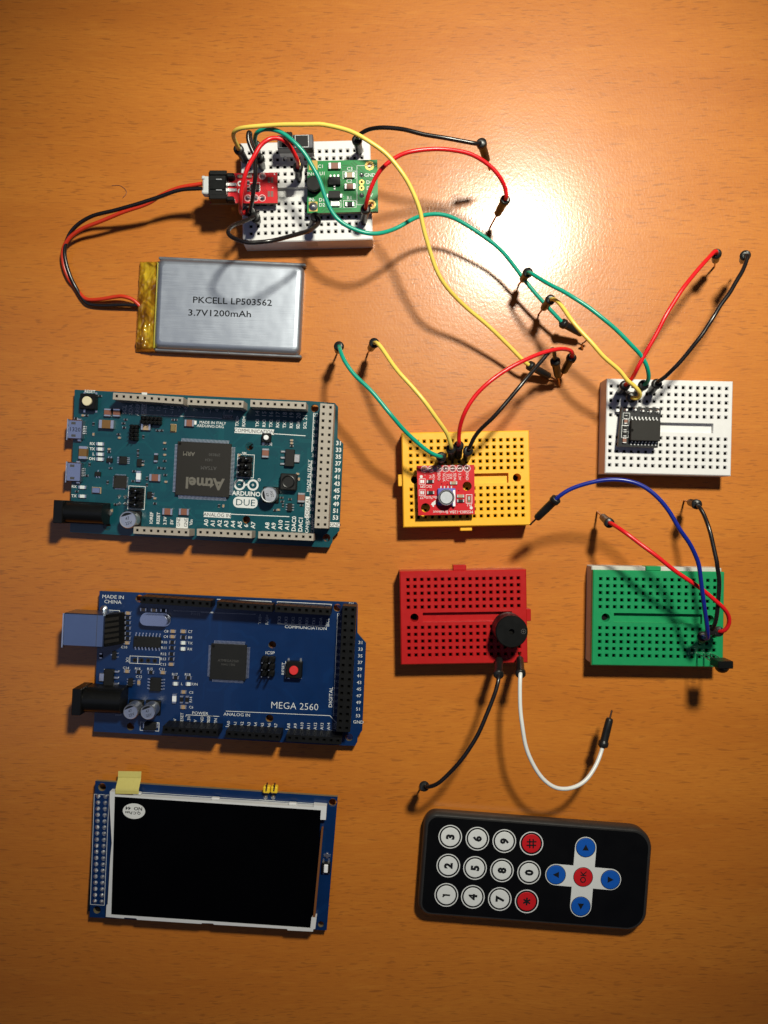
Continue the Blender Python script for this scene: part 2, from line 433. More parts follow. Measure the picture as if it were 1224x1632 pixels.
def breadboard(name, label, color, cpx, wpx, hpx, rot, x0, px, rt, pt, rb, pb, tabs=(), screws=(0, 0), slot=None, chan=None, base=False):
    s = (H - ZB) / F; cx, cy = P(*cpx, ZB); w, h = wpx * s, hpx * s
    x0, px, rt, pt, rb, pb = (a * s for a in (x0, px, rt, pt, rb, pb))
    t = thing(name, cx, cy, 0, rot, label, 'breadboard', 'mini solderless breadboards')
    r = math.radians(rot); c, n = cs(r)
    def q(u, v, z):                                   # u right, v down from the top-left corner
        x, y = u - w / 2, h / 2 - v; return (cx + x * c - y * n, cy + x * n + y * c, z)
    mb = MB(); e = .35; m = color
    zb = 7.4 if base else 0.0
    o1 = [q(0, 0, zb), q(0, h, zb), q(w, h, zb), q(w, 0, zb)]; o2 = [q(0, 0, ZB - e), q(0, h, ZB - e), q(w, h, ZB - e), q(w, 0, ZB - e)]
    o3 = [q(e, e, ZB), q(e, h - e, ZB), q(w - e, h - e, ZB), q(w - e, e, ZB)]
    rf = [(k, (k + 1) % 4, 4 + (k + 1) % 4, 4 + k) for k in range(4)]
    mb.add(o1 + o2, rf, m); mb.add(o2 + o3, rf, m); mb.add(o1, [(3, 2, 1, 0)], m)
    def quad(a, b, c_, d, z=ZB): mb.add([q(a, d, z), q(b, d, z), q(b, c_, z), q(a, c_, z)], [(0, 1, 2, 3)], m)
    gx0, gx1 = x0 - px / 2, x0 + px * 16.5
    ty0, ty1 = rt - pt / 2, rt + pt * 4.5
    by0, by1 = rb - pb / 2, rb + pb * 4.5
    quad(e, w - e, e, ty0); quad(e, w - e, by1, h - e)
    for a, b, y0, p_ in ((ty0, ty1, rt, pt), (by0, by1, rb, pb)):
        quad(e, gx0, a, b); quad(gx1, w - e, a, b)
        for j in range(5):
            for i in range(17):
                u0 = gx0 + i * px; v0 = a + j * p_
                hole_cell(mb, lambda X, Y, Z: q(X, -Y, Z), u0, u0 + px, -v0 - p_, -v0, ZB, m, .76, .48, .38)
    # middle strip with the channel and screw holes
    my0, my1 = ty1, by0; mh = my1 - my0
    ch = chan or (x0 + px * 2.2, x0 + px * 13.8)
    if chan: ch = (chan[0] * s, chan[1] * s)
    cy0, cy1 = my0 + mh * .5 - 1.8, my0 + mh * .5 + 1.8
    quad(e, w - e, my0, cy0); quad(e, w - e, cy1, my1)
    def scr(ua, ub, has):
        if not has: quad(ua, ub, cy0, cy1); return
        uc, vc = has * s, (cy0 + cy1) / 2; R = 1.55
        quad(ua, uc - 1.7, cy0, cy1); quad(uc + 1.7, ub, cy0, cy1)
        N_ = 24; A = []; B = []; D = []
        for k in range(N_):
            a = 2 * math.pi * k / N_; ca, sa = math.cos(a), math.sin(a)
            f = min(1.7 / max(abs(ca), 1e-9), (cy1 - cy0) / 2 / max(abs(sa), 1e-9))
            A.append(q(uc + f * ca, vc - f * sa, ZB)); B.append(q(uc + R * ca, vc - R * sa, ZB)); D.append(q(uc + R * .8 * ca, vc - R * .8 * sa, ZB - (2.0 if base else 6.0)))
        fr = [(k, (k + 1) % N_, N_ + (k + 1) % N_, N_ + k) for k in range(N_)]
        mb.add(A + B, fr, m); mb.add(B + D, fr, m if base else m); mb.add(D, [tuple(range(N_))], 'hole')
    scr(e, ch[0], screws[0]); scr(ch[1], w - e, screws[1])
    d = 1.9
    T = [q(ch[0], cy0, ZB), q(ch[0], cy1, ZB), q(ch[1], cy1, ZB), q(ch[1], cy0, ZB)]
    Bt = [(x, y, z - d) for x, y, z in T]
    mb.add(T + Bt, [(k, (k + 1) % 4, 4 + (k + 1) % 4, 4 + k) for k in range(4)], m); mb.add(Bt, [(0, 1, 2, 3)], m)
    if slot:
        sx0, sx1 = slot[0] * s, slot[1] * s
        a = [q(sx0, h + .02, 3.5), q(sx1, h + .02, 3.5), q(sx1, h + .02, 8.0), q(sx0, h + .02, 8.0)]
        mb.add(a, [(0, 1, 2, 3)], 'foam')
    body = mb.build('body', t, centre=(cx, cy, 0))
    for side, a, b, pr in tabs:                        # dovetail tabs
        tb = MB(); a *= s; b *= s; mid = (a + b) / 2
        if side == 'L': p = q(-pr / 2, mid, 0); ww, dd = pr, b - a
        if side == 'R': p = q(w + pr / 2, mid, 0); ww, dd = pr, b - a
        if side == 'B': p = q(mid, h + pr / 2, 0); ww, dd = b - a, pr
        if side == 'T': p = q(mid, -pr / 2, 0); ww, dd = b - a, pr
        tb.box(p[0], p[1], 3.2, 8.2, ww, dd, m, r, ch=.2); tb.build('tab', t)
    if base:
        tb = MB(); x, y, _ = q(w / 2 - .1, h / 2 - .9, 0)
        tb.box(x, y, 0, 7.35, w - .2, h + .9, 'foam', r, ch=.3); tb.build('adhesive_base', t, label='off-white adhesive base under the green top')
    return t, q

breadboard('breadboard', 'white breadboard at the top carrying small red and green boards and a slide switch', 'bb_white',
           (488.5, 304.6), 207, 159, 1.5, 13.6, 11.2, 16.5, 11.6, 98.4, 11.6, screws=(0, 0), slot=(100, 118))
breadboard('breadboard', 'yellow breadboard with a red sensor board plugged into its left half', 'bb_yellow',
           (743, 763.3), 203, 151, 1.1, 13.5, 11.1, 14.6, 11.1, 90.8, 11.1, tabs=(('L', 66, 85, 1.6), ('B', 91, 110, 1.7)), screws=(20, 182.5), chan=(36, 169))
breadboard('breadboard', 'white breadboard at the right carrying only a small black clock module', 'bb_white',
           (1066.3, 681), 201, 151, -1.3, 7.2, 11.5, 12, 11.5, 93, 11.2, screws=(0, 0), chan=(34, 171))
breadboard('breadboard', 'red breadboard with a round black buzzer at its right end', 'bb_red',
           (739, 983.6), 202, 149, .9, 13, 11.0, 13.9, 11.0, 90.4, 10.95, tabs=(('T', 86, 107, 1.9), ('R', 64, 83, 1.7)), screws=(22.5, 0), chan=(36, 178))
breadboard('breadboard', 'green breadboard on an off-white base, below the blue jumper wire', 'bb_green',
           (1049, 986), 209.5, 152, -.9, 12.3, 11.4, 14.3, 11.1, 92.5, 10.95, tabs=(('T', 86, 110, 1.6),), screws=(21, 187), chan=(34, 175), base=True)

# ---------------------------------------------------------------- electronics builders
class Board:
    def __init__(s, t, z, rot, fs):
        s.t = t; s.z = z; s.r = math.radians(rot); s.cf = fs; s.print = MB(); s.counts = 0
    def at(s, k, x, y, h=0.0): return P(*s.cf[k](x, y), s.z + h)
def outline_px(pts, z): return [P(x, y, z) for x, y in pts]

def traces(mb, poly, z, mats, n, rot, xr, yr, seed, wd=.22):
    """bundles of copper tracks under the solder mask"""
    rnd = random.Random(seed)
    def inside(x, y):
        c = False; j = len(poly) - 1
        for i in range(len(poly)):
            xi, yi = poly[i]; xj, yj = poly[j]
            if (yi > y) != (yj > y) and x < (xj - xi) * (y - yi) / (yj - yi) + xi: c = not c
            j = i
        return c
    used = {}; G = .16; tries = 0; cnt = 0
    while cnt < n and tries < n * 12:
        tries += 1
        x, y = rnd.uniform(*xr), rnd.uniform(*yr)
        if not inside(x, y): continue
        k = rnd.randint(2, 7); d = rnd.choice((0, 0, 90, 180, 180, 270)); m = rnd.choice(mats); segs = []
        for _ in range(rnd.randint(2, 4)): segs.append((d, rnd.uniform(1.5, 11))); d += rnd.choice((-45, 45))
        lines = []; cells = set(); ok = True
        for b in range(k):
            a0 = math.radians(segs[0][0] + 90) + rot; px, py = x + math.cos(a0) * b * wd * 2.1, y + math.sin(a0) * b * wd * 2.1; pts = [(px, py)]
            for si, (a, l) in enumerate(segs):
                a = math.radians(a) + rot; px, py = px + math.cos(a) * l, py + math.sin(a) * l; pts.append((px, py))
            # keep the members of a bundle parallel: shift every corner along its bisector
            if b:
                base = lines[0]; off = b * wd * 2.1; pts = []
                for i, c in enumerate(base):
                    q = []
                    for u, v in ((i - 1, i), (i, i + 1)):
                        if 0 <= u and v < len(base):
                            dx, dy = base[v][0] - base[u][0], base[v][1] - base[u][1]; L_ = math.hypot(dx, dy); q.append((-dy / L_, dx / L_))
                    nx, ny = sum(a_[0] for a_ in q) / len(q), sum(a_[1] for a_ in q) / len(q); f = off / max(.3, nx * nx + ny * ny)
                    pts.append((c[0] + nx * f, c[1] + ny * f))
            for u, v in zip(pts, pts[1:]):
                L_ = math.hypot(v[0] - u[0], v[1] - u[1]); q = max(2, int(L_ / .1))
                for w_ in range(q + 1):
                    X, Y = u[0] + (v[0] - u[0]) * w_ / q, u[1] + (v[1] - u[1]) * w_ / q
                    if w_ % 8 == 0 and not inside(X, Y): ok = False
                    c_ = (int(X / G), int(Y / G))
                    for ax in (-1, 0, 1):
                        for ay in (-1, 0, 1):
                            if (c_[0] + ax, c_[1] + ay) in used: ok = False
                    cells.add(c_)
                if not ok: break
            if not ok: break
            lines.append(pts)
        if not ok: continue
        cnt += 1
        for c_ in cells: used[c_] = 1
        for pts in lines:
            mb.path(pts, wd, z, m)
            if rnd.random() < .5: mb.ring(pts[-1][0], pts[-1][1], z + .006, .10, .26, mats[-1], 10)

def smd(B, k, x, y, l, w, h=.6, ang=0, body='epoxy', name='resistor', end=.22, label=None):
    cx, cy = B.at(k, x, y, h); r = B.r + math.radians(ang); c, n = cs(r); mb = MB(); z = B.z
    e = l * end
    mb.box(cx, cy, z, z + h, l - 2 * e, w * .96, body, r)
    for sg in (-1, 1):
        d = sg * (l / 2 - e / 2); mb.box(cx + d * c, cy + d * n, z, z + h + .02, e, w, 'tin', r, ch=min(.08, e * .3))
    return mb.build(name, B.t, label)
def rect_chip(B, k, x, y, w, d, h, ang=0, pins=(0, 0, 0, 0), pl=.7, pw=.26, pitch=.65, m='epoxy', marks=(), name='chip', dot=True, ch=.12, label=None):
    """pins = left, right, bottom, top"""
    cx, cy = B.at(k, x, y, h); r = B.r + math.radians(ang); c, n = cs(r); mb = MB(); z = B.z
    mb.box(cx, cy, z + .12, z + h, w, d, m, r, ch=ch)
    def loc(u, v): return (cx + u * c - v * n, cy + u * n + v * c)
    for side, cnt in enumerate(pins):
        for i in range(cnt):
            o = (i - (cnt - 1) / 2) * pitch
            if side == 0: p1, p2, s1, s2 = (-w / 2 - pl * .25, o), (-w / 2 - pl * .75, o), (pl * .5, pw), (pl * .5, pw)
            if side == 1: p1, p2, s1, s2 = (w / 2 + pl * .25, o), (w / 2 + pl * .75, o), (pl * .5, pw), (pl * .5, pw)
            if side == 2: p1, p2, s1, s2 = (o, -d / 2 - pl * .25), (o, -d / 2 - pl * .75), (pw, pl * .5), (pw, pl * .5)
            if side == 3: p1, p2, s1, s2 = (o, d / 2 + pl * .25), (o, d / 2 + pl * .75), (pw, pl * .5), (pw, pl * .5)
            a = loc(*p1); b = loc(*p2)
            mb.box(a[0], a[1], z + h * .35, z + h * .5, s1[0], s1[1], 'tin', r); mb.box(b[0], b[1], z, z + .16, s2[0], s2[1], 'tin', r)
    if dot and min(w, d) > 2.5:
        a = loc(-w / 2 + .9 * min(1, w / 6), d / 2 - .9 * min(1, w / 6)); mb.disc(a[0], a[1], z + h + .012, .28 if w < 10 else .55, 'hole', 14)
    for (u, v, txt, cap, rr, mm, bd) in marks:
        a = loc(u, v); mb.text(txt, a[0], a[1], z + h + .02, cap, mm, r + math.radians(rr), bd)
    return mb.build(name, B.t, label)
def header(B, rows, ztop, m, name='socket_header', holes=True, hh=None):
    """rows: list of (first pin px, last pin px, count) given at the header's top height"""
    mb = MB(); z1 = ztop; z0 = B.z if hh is None else ztop - hh
    pts = []
    for (a, b, cnt) in rows:
        ax, ay = P(*a, z1); bx, by = P(*b, z1)
        pts.append([(ax + (bx - ax) * i / max(1, cnt - 1), ay + (by - ay) * i / max(1, cnt - 1)) for i in range(cnt)])
    ax, ay = pts[0][0]; bx, by = pts[0][-1]; l = math.hypot(bx - ax, by - ay); ux, uy = (bx - ax) / l, (by - ay) / l
    pit = l / (len(pts[0]) - 1); nx, ny = -uy, ux
    g = .0
    allp = [p for r_ in pts for p in r_]
    for r_ in pts:
        for (x, y) in r_:
            def q(u, v, z, x=x, y=y): return (x + ux * u + nx * v, y + uy * u + ny * v, z)
            hp = pit / 2
            hole_cell(mb, q, -hp, hp, -1.25, 1.25, z1, m, .55, .38, .25, 3.0)
    vs = []
    us = [(p[0] - ax) * ux + (p[1] - ay) * uy for p in allp]; ws = [(p[0] - ax) * nx + (p[1] - ay) * ny for p in allp]
    u0, u1, v0, v1 = min(us) - pit / 2, max(us) + pit / 2, min(ws) - 1.25, max(ws) + 1.25
    def q(u, v, z): return (ax + ux * u + nx * v, ay + uy * u + ny * v, z)
    lo = [q(u0, v0, z0), q(u1, v0, z0), q(u1, v1, z0), q(u0, v1, z0)]; hi = [(x, y, z1) for x, y, _ in lo]
    mb.add(lo + hi, [(k, (k + 1) % 4, 4 + (k + 1) % 4, 4 + k) for k in range(4)], m)
    # grooves between the cells on the long sides
    if len(rows) == 1:
        for i in range(1, len(pts[0])):
            for v, sg in ((v0, -1), (v1, 1)):
                u = (i - .5) * pit; a, b = q(u - .1, v + sg * .012, z0), q(u + .1, v + sg * .012, z0)
                mb.add([a, b, (b[0], b[1], z1 - .1), (a[0], a[1], z1 - .1)], [(0, 1, 2, 3)], 'hole')
    return mb.build(name, B.t)
def pin_header(B, k, x, y, nx_, ny_, ang=0, hh=2.5, ph=8.5, name='pin_header'):
    cx, cy = B.at(k, x, y, hh); r = B.r + math.radians(ang); c, n = cs(r); mb = MB(); z = B.z; p = 2.54 if nx_ * ny_ <= 6 else 1.5
    for i in range(nx_):
        for j in range(ny_):
            u, v = (i - (nx_ - 1) / 2) * p, (j - (ny_ - 1) / 2) * p; X, Y = cx + u * c - v * n, cy + u * n + v * c
            mb.box(X, Y, z, z + hh, p * .97, p * .97, 'blackpl', r, ch=p * .16)
            mb.box(X, Y, z + hh, z + ph, p * .24, p * .24, 'satin', r, ch=.12, mtop='tin')
    return mb.build(name, B.t)
def can_cap(B, k, x, y, R, h, txt=('47', '25V'), ang=-75, name='capacitor'):
    cx, cy = B.at(k, x, y, h); mb = MB(); z = B.z
    mb.box(cx, cy, z, z + .7, R * 2.05, R * 2.05, 'blackpl', B.r, ch=.3)
    mb.lathe(cx, cy, [(R * .96, z + .7), (R * .96, z + 1.2), (R * .90, z + 1.5), (R, z + 1.9), (R, z + h - .4), (R * .93, z + h), (R * .84, z + h - .03)], 'alu', 36, cap=False)
    mb.disc(cx, cy, z + h - .03, R * .845, 'alu', 36)
    a = math.radians(ang)
    # black polarity segment
    pts = [(cx + R * .82 * math.cos(a + t), cy + R * .82 * math.sin(a + t)) for t in [math.radians(d) for d in range(128, 233, 8)]]
    mb.flat(pts, z + h - .005, 'dark_ink')
    for i, tx in enumerate(txt):
        dd = (i - .5) * R * .55 + R * .12
        mb.text(tx, cx + dd * math.cos(a), cy + dd * math.sin(a), z + h - .005, R * .34, 'dark_ink', a + math.pi / 2)
    return mb.build(name, B.t)
def dc_jack(B, px0, px1, py0, py1, zt, tab):
    """barrel jack seen from above; front flange at the left"""
    x0, y0 = P(px0, py1, zt); x1, y1 = P(px1, py0, zt)
    mb = MB(); cy = (y0 + y1) / 2; wdt = y1 - y0; L = x1 - x0
    r = B.r
    mb.box(x0 + 1.7, cy, B.z - .6, zt, 3.4, wdt, 'blackpl', r, ch=.25)
    c, n = cs(r); R = wdt * .43; zc = zt - R - .35
    for k in range(2): pass
    pts = [(x0 + 3.3 + (0) * c, cy + (x0 + 3.3 - (x0 + 1.7)) * n, zc), (x0 + L, cy + (L - 1.7) * n, zc)]
    mb.tube(pts, R, 'satin', 26)
    mb.box(x0 + 3.3 + (L - 3.3) / 2, cy + (L / 2) * n, B.z, zc, L - 3.4, wdt * .96, 'blackpl', r, ch=.2)
    a = mb.build('power_jack', B.t)
    tb = MB(); tx, ty = P(*tab, B.z + 5); tb.box(tx, ty, B.z + .2, B.z + 4.5, 1.9, 2.6, 'tin', r, ch=.5); tb.cyl(tx + .6, ty, B.z, B.z + .5, 1.4, 'tin', 14, ch=.3)
    tb.build('terminal', a)
def button(B, k, x, y, w, h, R, cap='cream', body='blackpl', name='button', label=None):
    cx, cy = B.at(k, x, y, h); mb = MB(); z = B.z
    mb.box(cx, cy, z + .3, z + h, w, w, body, B.r, ch=.25)
    for sx in (-1, 1):
        for sy in (-1, 1):
            mb.box(cx + sx * w * .38, cy + sy * (w / 2 + .35), z, z + .35, .7, 1.0, 'tin', B.r)
    o = mb.build(name, B.t, label); kb = MB(); kb.cyl(cx, cy, z + h, z + h + 1.0, R, cap, 28, ch=.2); kb.build('button_cap', o); return o
def label_rows(B, k, items, cap, m='ink', rot=90, bold=0.0, h=.03):
    for x, y, s_ in items:
        X, Y = B.at(k, x, y); B.print.text(s_, X, Y, B.z + h, cap, m, B.r + math.radians(rot), bold)
def T(B, k, x, y, s_, cap, rot=0, m='ink', bold=0.0, sx=1.0, h=.03):
    X, Y = B.at(k, x, y); B.print.text(s_, X, Y, B.z + h, cap, m, B.r + math.radians(rot), bold, sx)
def LN(B, k, pts, w=.2, m='ink'): B.print.path([B.at(k, x, y) for x, y in pts], w, B.z + .03, m)
def RC(B, k, x, y, wpx, hpx, m='ink'):
    s_ = (H - B.z) / F
    X, Y = B.at(k, x, y); x2, y2 = B.cf[k](x + wpx, y + hpx); x1, y1 = B.cf[k](x, y)
    B.print.rect(X, Y, (x2 - x1) * s_, (y2 - y1) * s_, B.z + .03, m, B.r)
def pad(B, k, x, y, r0, r1, m='tin', solder=True):
    X, Y = B.at(k, x, y)
    if solder:
        B.print.lathe(X, Y, [(r1, B.z + .01), (r1 * .8, B.z + .3), (r1 * .4, B.z + .75), (r1 * .15, B.z + .95)], m, 13)
    else: B.print.ring(X, Y, B.z + .03, r0, r1, m, 18)
#@@PARTS@@
# ---------------------------------------------------------------- teal microcontroller board
def mega_outline_px():
    return [(119, 621), (310, 630.6), (490.7, 638.8), (533.6, 642.3), (538.7, 648), (537.7, 698), (547, 707), (540.8, 846), (530, 857), (529.6, 864), (524.5, 872.5), (499, 871.4), (111.4, 848)]
c3 = crop(80, 600, 5.1); c4 = crop(310, 600, 4.896)
ZP = 4.2
ctr = P(325, 745, ZP)
t = thing('microcontroller_board', ctr[0], ctr[1], 0, -2.9, 'teal microcontroller board with grey socket headers, just below the silver battery', 'circuit board')
B = Board(t, ZP, -2.9, {'a': c3, 'b': c4})
out = outline_px(mega_outline_px(), ZP)
holes = [circ(*B.at(k, x, y), r) for k, x, y, r in (('b', 938, 248, 1.45), ('b', 430, 545, 1.45), ('b', 405, 1118, 1.45), ('b', 1030, 1258, 1.45), ('a', 460, 1217, 1.5))]
B.print.prism(out, ZP - 1.6, ZP, 'pcb_teal', 'pcb_edge', holes, 'pcb_edge')
traces(B.print, out, ZP + .012, ['pcb_teal2', 'pcb_teal2', 'pcb_teal3'], 260, B.r, (-120, -16), (-15, 46), 3, .17)
for k, x, y, r in (('b', 938, 248, 1.45), ('b', 430, 545, 1.45), ('b', 405, 1118, 1.45), ('b', 1030, 1258, 1.45), ('a', 460, 1217, 1.5)):
    X, Y = B.at(k, x, y); B.print.ring(X, Y, ZP + .02, r, r + .3, 'pcb_teal2', 22)
# socket headers
for rows in ([((185.7, 631.4), (286.3, 638.2), 10)], [((304.5, 639.8), (382.4, 643.9), 8)], [((404.5, 642.9), (482, 646.3), 8)],
             [((218.4, 845.1), (296, 848.8), 8)], [((319.2, 848.4), (395.7, 852.0), 8)], [((417.1, 852.7), (494.1, 856.1), 8)],
             [((515.7, 648.6), (506.9, 836.1), 18), ((526.7, 649.4), (517.8, 836.3), 18)]):
    header(B, rows, 12.7, 'greypl')
# big chip
rect_chip(B, 'a', 1243, 755, 20, 20, 1.5, 0, (36, 36, 36, 36), 1.3, .24, .5, 'epoxy2',
          marks=((-5.6, 5.5, 'ARM', 1.5, 180, 'laser', .02), (0.8, -5.3, 'Atmel', 4.0, 180, 'laser', .035), (2, 3.6, '1434', 1.0, 180, 'laser_dim', 0), (4, 5.6, '2PBS30', 1.0, 180, 'laser_dim', 0), (2, .6, 'ATSAM', 1.3, 180, 'laser_dim', 0)), name='processor_chip', dot=True)
button(B, 'a', 303, 202, 5.8, 3.2, 1.75, 'cream', name='reset_button', label='square reset button with a round cream cap')
button(B, 'b', 560, 478, 3.4, 2.2, .95, 'white_pl', name='button')
# USB sockets
def micro_usb(x, y, txt):
    cx, cy = B.at('a', x, y, 2.6); mb = MB(); z = B.z
    mb.box(cx, cy, z, z + 2.6, 5.6, 7.2, 'steel', B.r, ch=.35)
    mb.box(cx - 2.75, cy, z + .1, z + 2.75, .35, 7.8, 'tin', B.r)
    for v in (-2.3, 2.3):
        mb.rect(cx - .5, cy + v, 1.6, .9, z + 2.612, 'laser_dim', B.r)
    if txt: mb.text(txt, cx, cy, z + 2.62, 1.5, 'dark_ink', B.r)
    for i in range(5): mb.box(cx + 3.1, cy + (i - 2) * .65, z, z + .25, .9, .3, 'tin', B.r)
    for sg in (-1, 1): mb.box(cx + .8, cy + sg * 3.9, z, z + .5, 1.6, .9, 'tin', B.r, ch=.2)
    mb.build('usb_socket', B.t)
micro_usb(200, 430, '1320'); micro_usb(190, 776, '')
dc_jack(B, 84.5, 161, 797, 834, 14.0, (163.5, 817))
can_cap(B, 'a', 630, 1164, 3.2, 6.0, ('47', '25V')); can_cap(B, 'b', 580, 922, 2.95, 6.0, ('47', '25V'), 10)
# larger passives
for k, x, y, l, w, h, a, body, nm in [
    ('a', 465, 292, 2.9, 2.6, 1.3, 90, 'brown', 'capacitor'), ('a', 538, 294, 2.9, 2.6, 1.3, 90, 'brown', 'capacitor'),
    ('a', 455, 387, 5.6, 3.2, 1.9, 0, 'tant', 'capacitor'), ('a', 264, 618, 4.8, 3.0, 1.9, 90, 'tant', 'capacitor'),
    ('a', 1130, 378, 3.6, 2.5, 1.2, 0, 'brown', 'capacitor'), ('a', 776, 410, 3.6, 2.4, 1.2, 0, 'tan', 'capacitor'),
    ('a', 850, 822, 4.2, 2.6, 1.2, 0, 'brown', 'capacitor'), ('a', 952, 1098, 3.8, 2.4, 1.2, 0, 'brown', 'capacitor'), ('a', 1086, 1100, 3.8, 2.4, 1.2, 0, 'brown', 'capacitor'),
    ('b', 553, 597, 3.4, 2.5, 1.2, 90, 'brown', 'capacitor'), ('b', 833, 945, 3.6, 2.6, 1.2, 90, 'brown', 'capacitor'),
    ('a', 716, 812, 4.2, 1.7, 1.0, 90, 'white_pl', 'diode'), ('a', 858, 660, 3.4, 1.4, .9, 90, 'epoxy', 'fuse')]:
    smd(B, k, x, y, l, w, h, a, body, nm)
for x, y in ((405, 548), (405, 590), (405, 632), (405, 672), (260, 900), (260, 973)):
    smd(B, 'a', x, y, 3.0, 1.25, .7, 0, 'led', 'indicator_light')
    X, Y = B.at('a', x - 26, y); B.print.rect(X, Y, .5, .9, B.z + .03, 'key_blue', B.r)
for x, y, a in ((350, 385, 90), (350, 470, 90), (318, 715, 90), (296, 805, 0), (595, 380, 0), (612, 350, 0), (600, 415, 0), (555, 470, 0), (562, 498, 0), (755, 490, 90), (872, 438, 0), (905, 438, 0), (1000, 352, 0), (1020, 352, 0),
                (478, 590, 0), (478, 612, 0), (712, 605, 90), (712, 640, 90), (750, 690, 0), (750, 718, 0), (680, 770, 0), (672, 850, 0), (830, 955, 0), (850, 990, 0), (850, 1032, 0), (500, 1090, 90), (530, 1040, 0), (490, 745, 0), (265, 316, 0), (295, 316, 0),
                (208, 340, 0), (930, 540, 0), (930, 588, 0), (930, 636, 0), (930, 686, 0), (920, 746, 0), (885, 742, 0), (935, 800, 0), (940, 856, 0), (785, 828, 90), (785, 880, 90), (405, 158, 0), (465, 860, 90), (215, 935, 0)):
    smd(B, 'a', x, y, 1.35, .75, .45, a, random.choice(['epoxy', 'tan', 'epoxy', 'epoxy2']), 'resistor')
for x, y, a in ((758, 498, 0), (758, 520, 0), (758, 542, 0), (835, 1005, 0), (680, 945, 0), (685, 975, 0), (690, 1005, 90), (745, 958, 0), (655, 1040, 0), (628, 1043, 0), (815, 800, 90), (805, 760, 0), (1010 - 820, 1010, 90), (225, 1010, 90), (350, 615, 90)):
    smd(B, 'b', x, y, 1.35, .75, .45, a, random.choice(['epoxy', 'tan', 'epoxy']), 'resistor')
rect_chip(B, 'a', 590, 680, 2.9, 2.9, .9, 0, (4, 4, 0, 0), .9, .3, .65)
rect_chip(B, 'a', 566, 856, 4.8, 4.8, .9, 0, (8, 8, 8, 8), .45, .22, .5, 'epoxy2')
rect_chip(B, 'a', 384, 792, 2.2, 1.6, .9, 0, (0, 0, 2, 1), .7, .35, .95)
rect_chip(B, 'a', 480, 680, 2.2, 1.6, .9, 0, (0, 0, 1, 2), .7, .35, .95)
rect_chip(B, 'a', 722, 700, 1.7, 2.8, 1.0, 0, (0, 2, 0, 0), .8, .4, 1.2)
rect_chip(B, 'a', 805, 962, 1.6, 2.4, 1.0, 0, (0, 2, 0, 0), .8, .4, 1.1)
rect_chip(B, 'b', 742, 1020, 1.7, 3.0, 1.1, 0, (3, 3, 0, 0), .7, .35, .95)
def sot223(B, k, x, y, tabside=1, ang=0, name='voltage_regulator'):
    cx, cy = B.at(k, x, y, 1.7); r = B.r; c, n = cs(r); mb = MB(); z = B.z
    mb.box(cx, cy, z + .1, z + 1.7, 3.5, 6.4, 'epoxy', r, ch=.2)
    mb.box(cx + tabside * 2.6 * c, cy + tabside * 2.6 * n, z, z + .9, 2.2, 3.1, 'tin', r, ch=.15)
    for i in (-1, 0, 1):
        dx, dy = -tabside * 2.6, i * 2.3; mb.box(cx + dx * c - dy * n, cy + dx * n + dy * c, z, z + .7, 2.0, .8, 'tin', r, ch=.15)
    mb.build(name, B.t)
sot223(B, 'b', 742, 635, 1)
# power inductor
cx, cy = B.at('b', 732, 822, 3.2); mb = MB(); mb.box(cx, cy, ZP, ZP + 3.2, 6.2, 6.2, 'epoxy', B.r, ch=.4)
mb.lathe(cx, cy, [(2.5, ZP + 3.2), (2.2, ZP + 3.3), (1.7, ZP + 3.15)], 'satin', 30); mb.build('inductor', B.t)
# crystals
for x, y, w, d, m in ((372, 925, 3.4, 2.4, 'steel'), (998, 418, 2.2, 3.0, 'gold')):
    cx, cy = B.at('a', x, y, 1); mb = MB(); mb.box(cx, cy, ZP, ZP + .5, w, d, 'tan', B.r); mb.box(cx, cy, ZP + .5, ZP + 1, w * .86, d * .84, m, B.r, ch=.12); mb.build('crystal', B.t)
pin_header(B, 'a', 695, 985, 2, 3, hh=2.6, ph=7.5); pin_header(B, 'b', 392, 700, 2, 3, hh=2.6, ph=8.0)
pin_header(B, 'a', 675, 455, 2, 4, hh=2.4, ph=5); pin_header(B, 'a', 815, 355, 5, 2, hh=2.6, ph=5)
for k, x, y in (('a', 695, 985), ('b', 395, 698)):
    X, Y = B.at(k, x, y, 1); B.print.frame(X, Y, 6.2, 8.6, .22, ZP + .03, 'ink', B.r)
for k, pts in (('a', [(560, 975), (560, 1035), (608, 978), (608, 1035)]), ('a', [(1045, 575)])):
    for p in pts: pad(B, k, p[0], p[1], .4, .8)
# writing
T(B, 'a', 323, 122, 'RESET', 1.05, bold=.03)
for x, y, s_ in ((342, 546, 'RX'), (342, 588, 'TX'), (352, 630, 'L'), (340, 668, 'ON'), (195, 894, 'RX'), (193, 970, 'TX')): T(B, 'a', x, y, s_, 1.0, bold=.03)
label_rows(B, 'a', [(603, 270, 'SCL'), (655, 268, 'SDA'), (710, 270, 'AREF'), (825, 262, '13'), (880, 265, '12'), (935, 262, '~11'), (990, 270, '~10'), (1046, 262, '~9'), (1100, 265, '~8'), (1182, 268, '7')], 1.45)
RC(B, 'a', 763, 268, 42, 95); T(B, 'a', 763, 268, 'GND', 1.3, 90, 'dark_ink', h=.06)
LN(B, 'a', [(735, 308), (1224, 330)], .22); LN(B, 'b', [(0, 316), (300, 330)], .22)
RC(B, 'a', 766, 140, 44, 20)
label_rows(B, 'b', [(67, 260, '~6'), (121, 262, '~5'), (175, 265, '4'), (228, 268, '~3'), (283, 270, '2'), (335, 260, '1'), (385, 262, '0'),
                    (490, 290, '14'), (543, 293, '15'), (597, 296, '16'), (650, 298, '17'), (704, 300, '18'), (757, 303, '19'), (811, 306, '20'), (862, 318, '21')], 1.55)
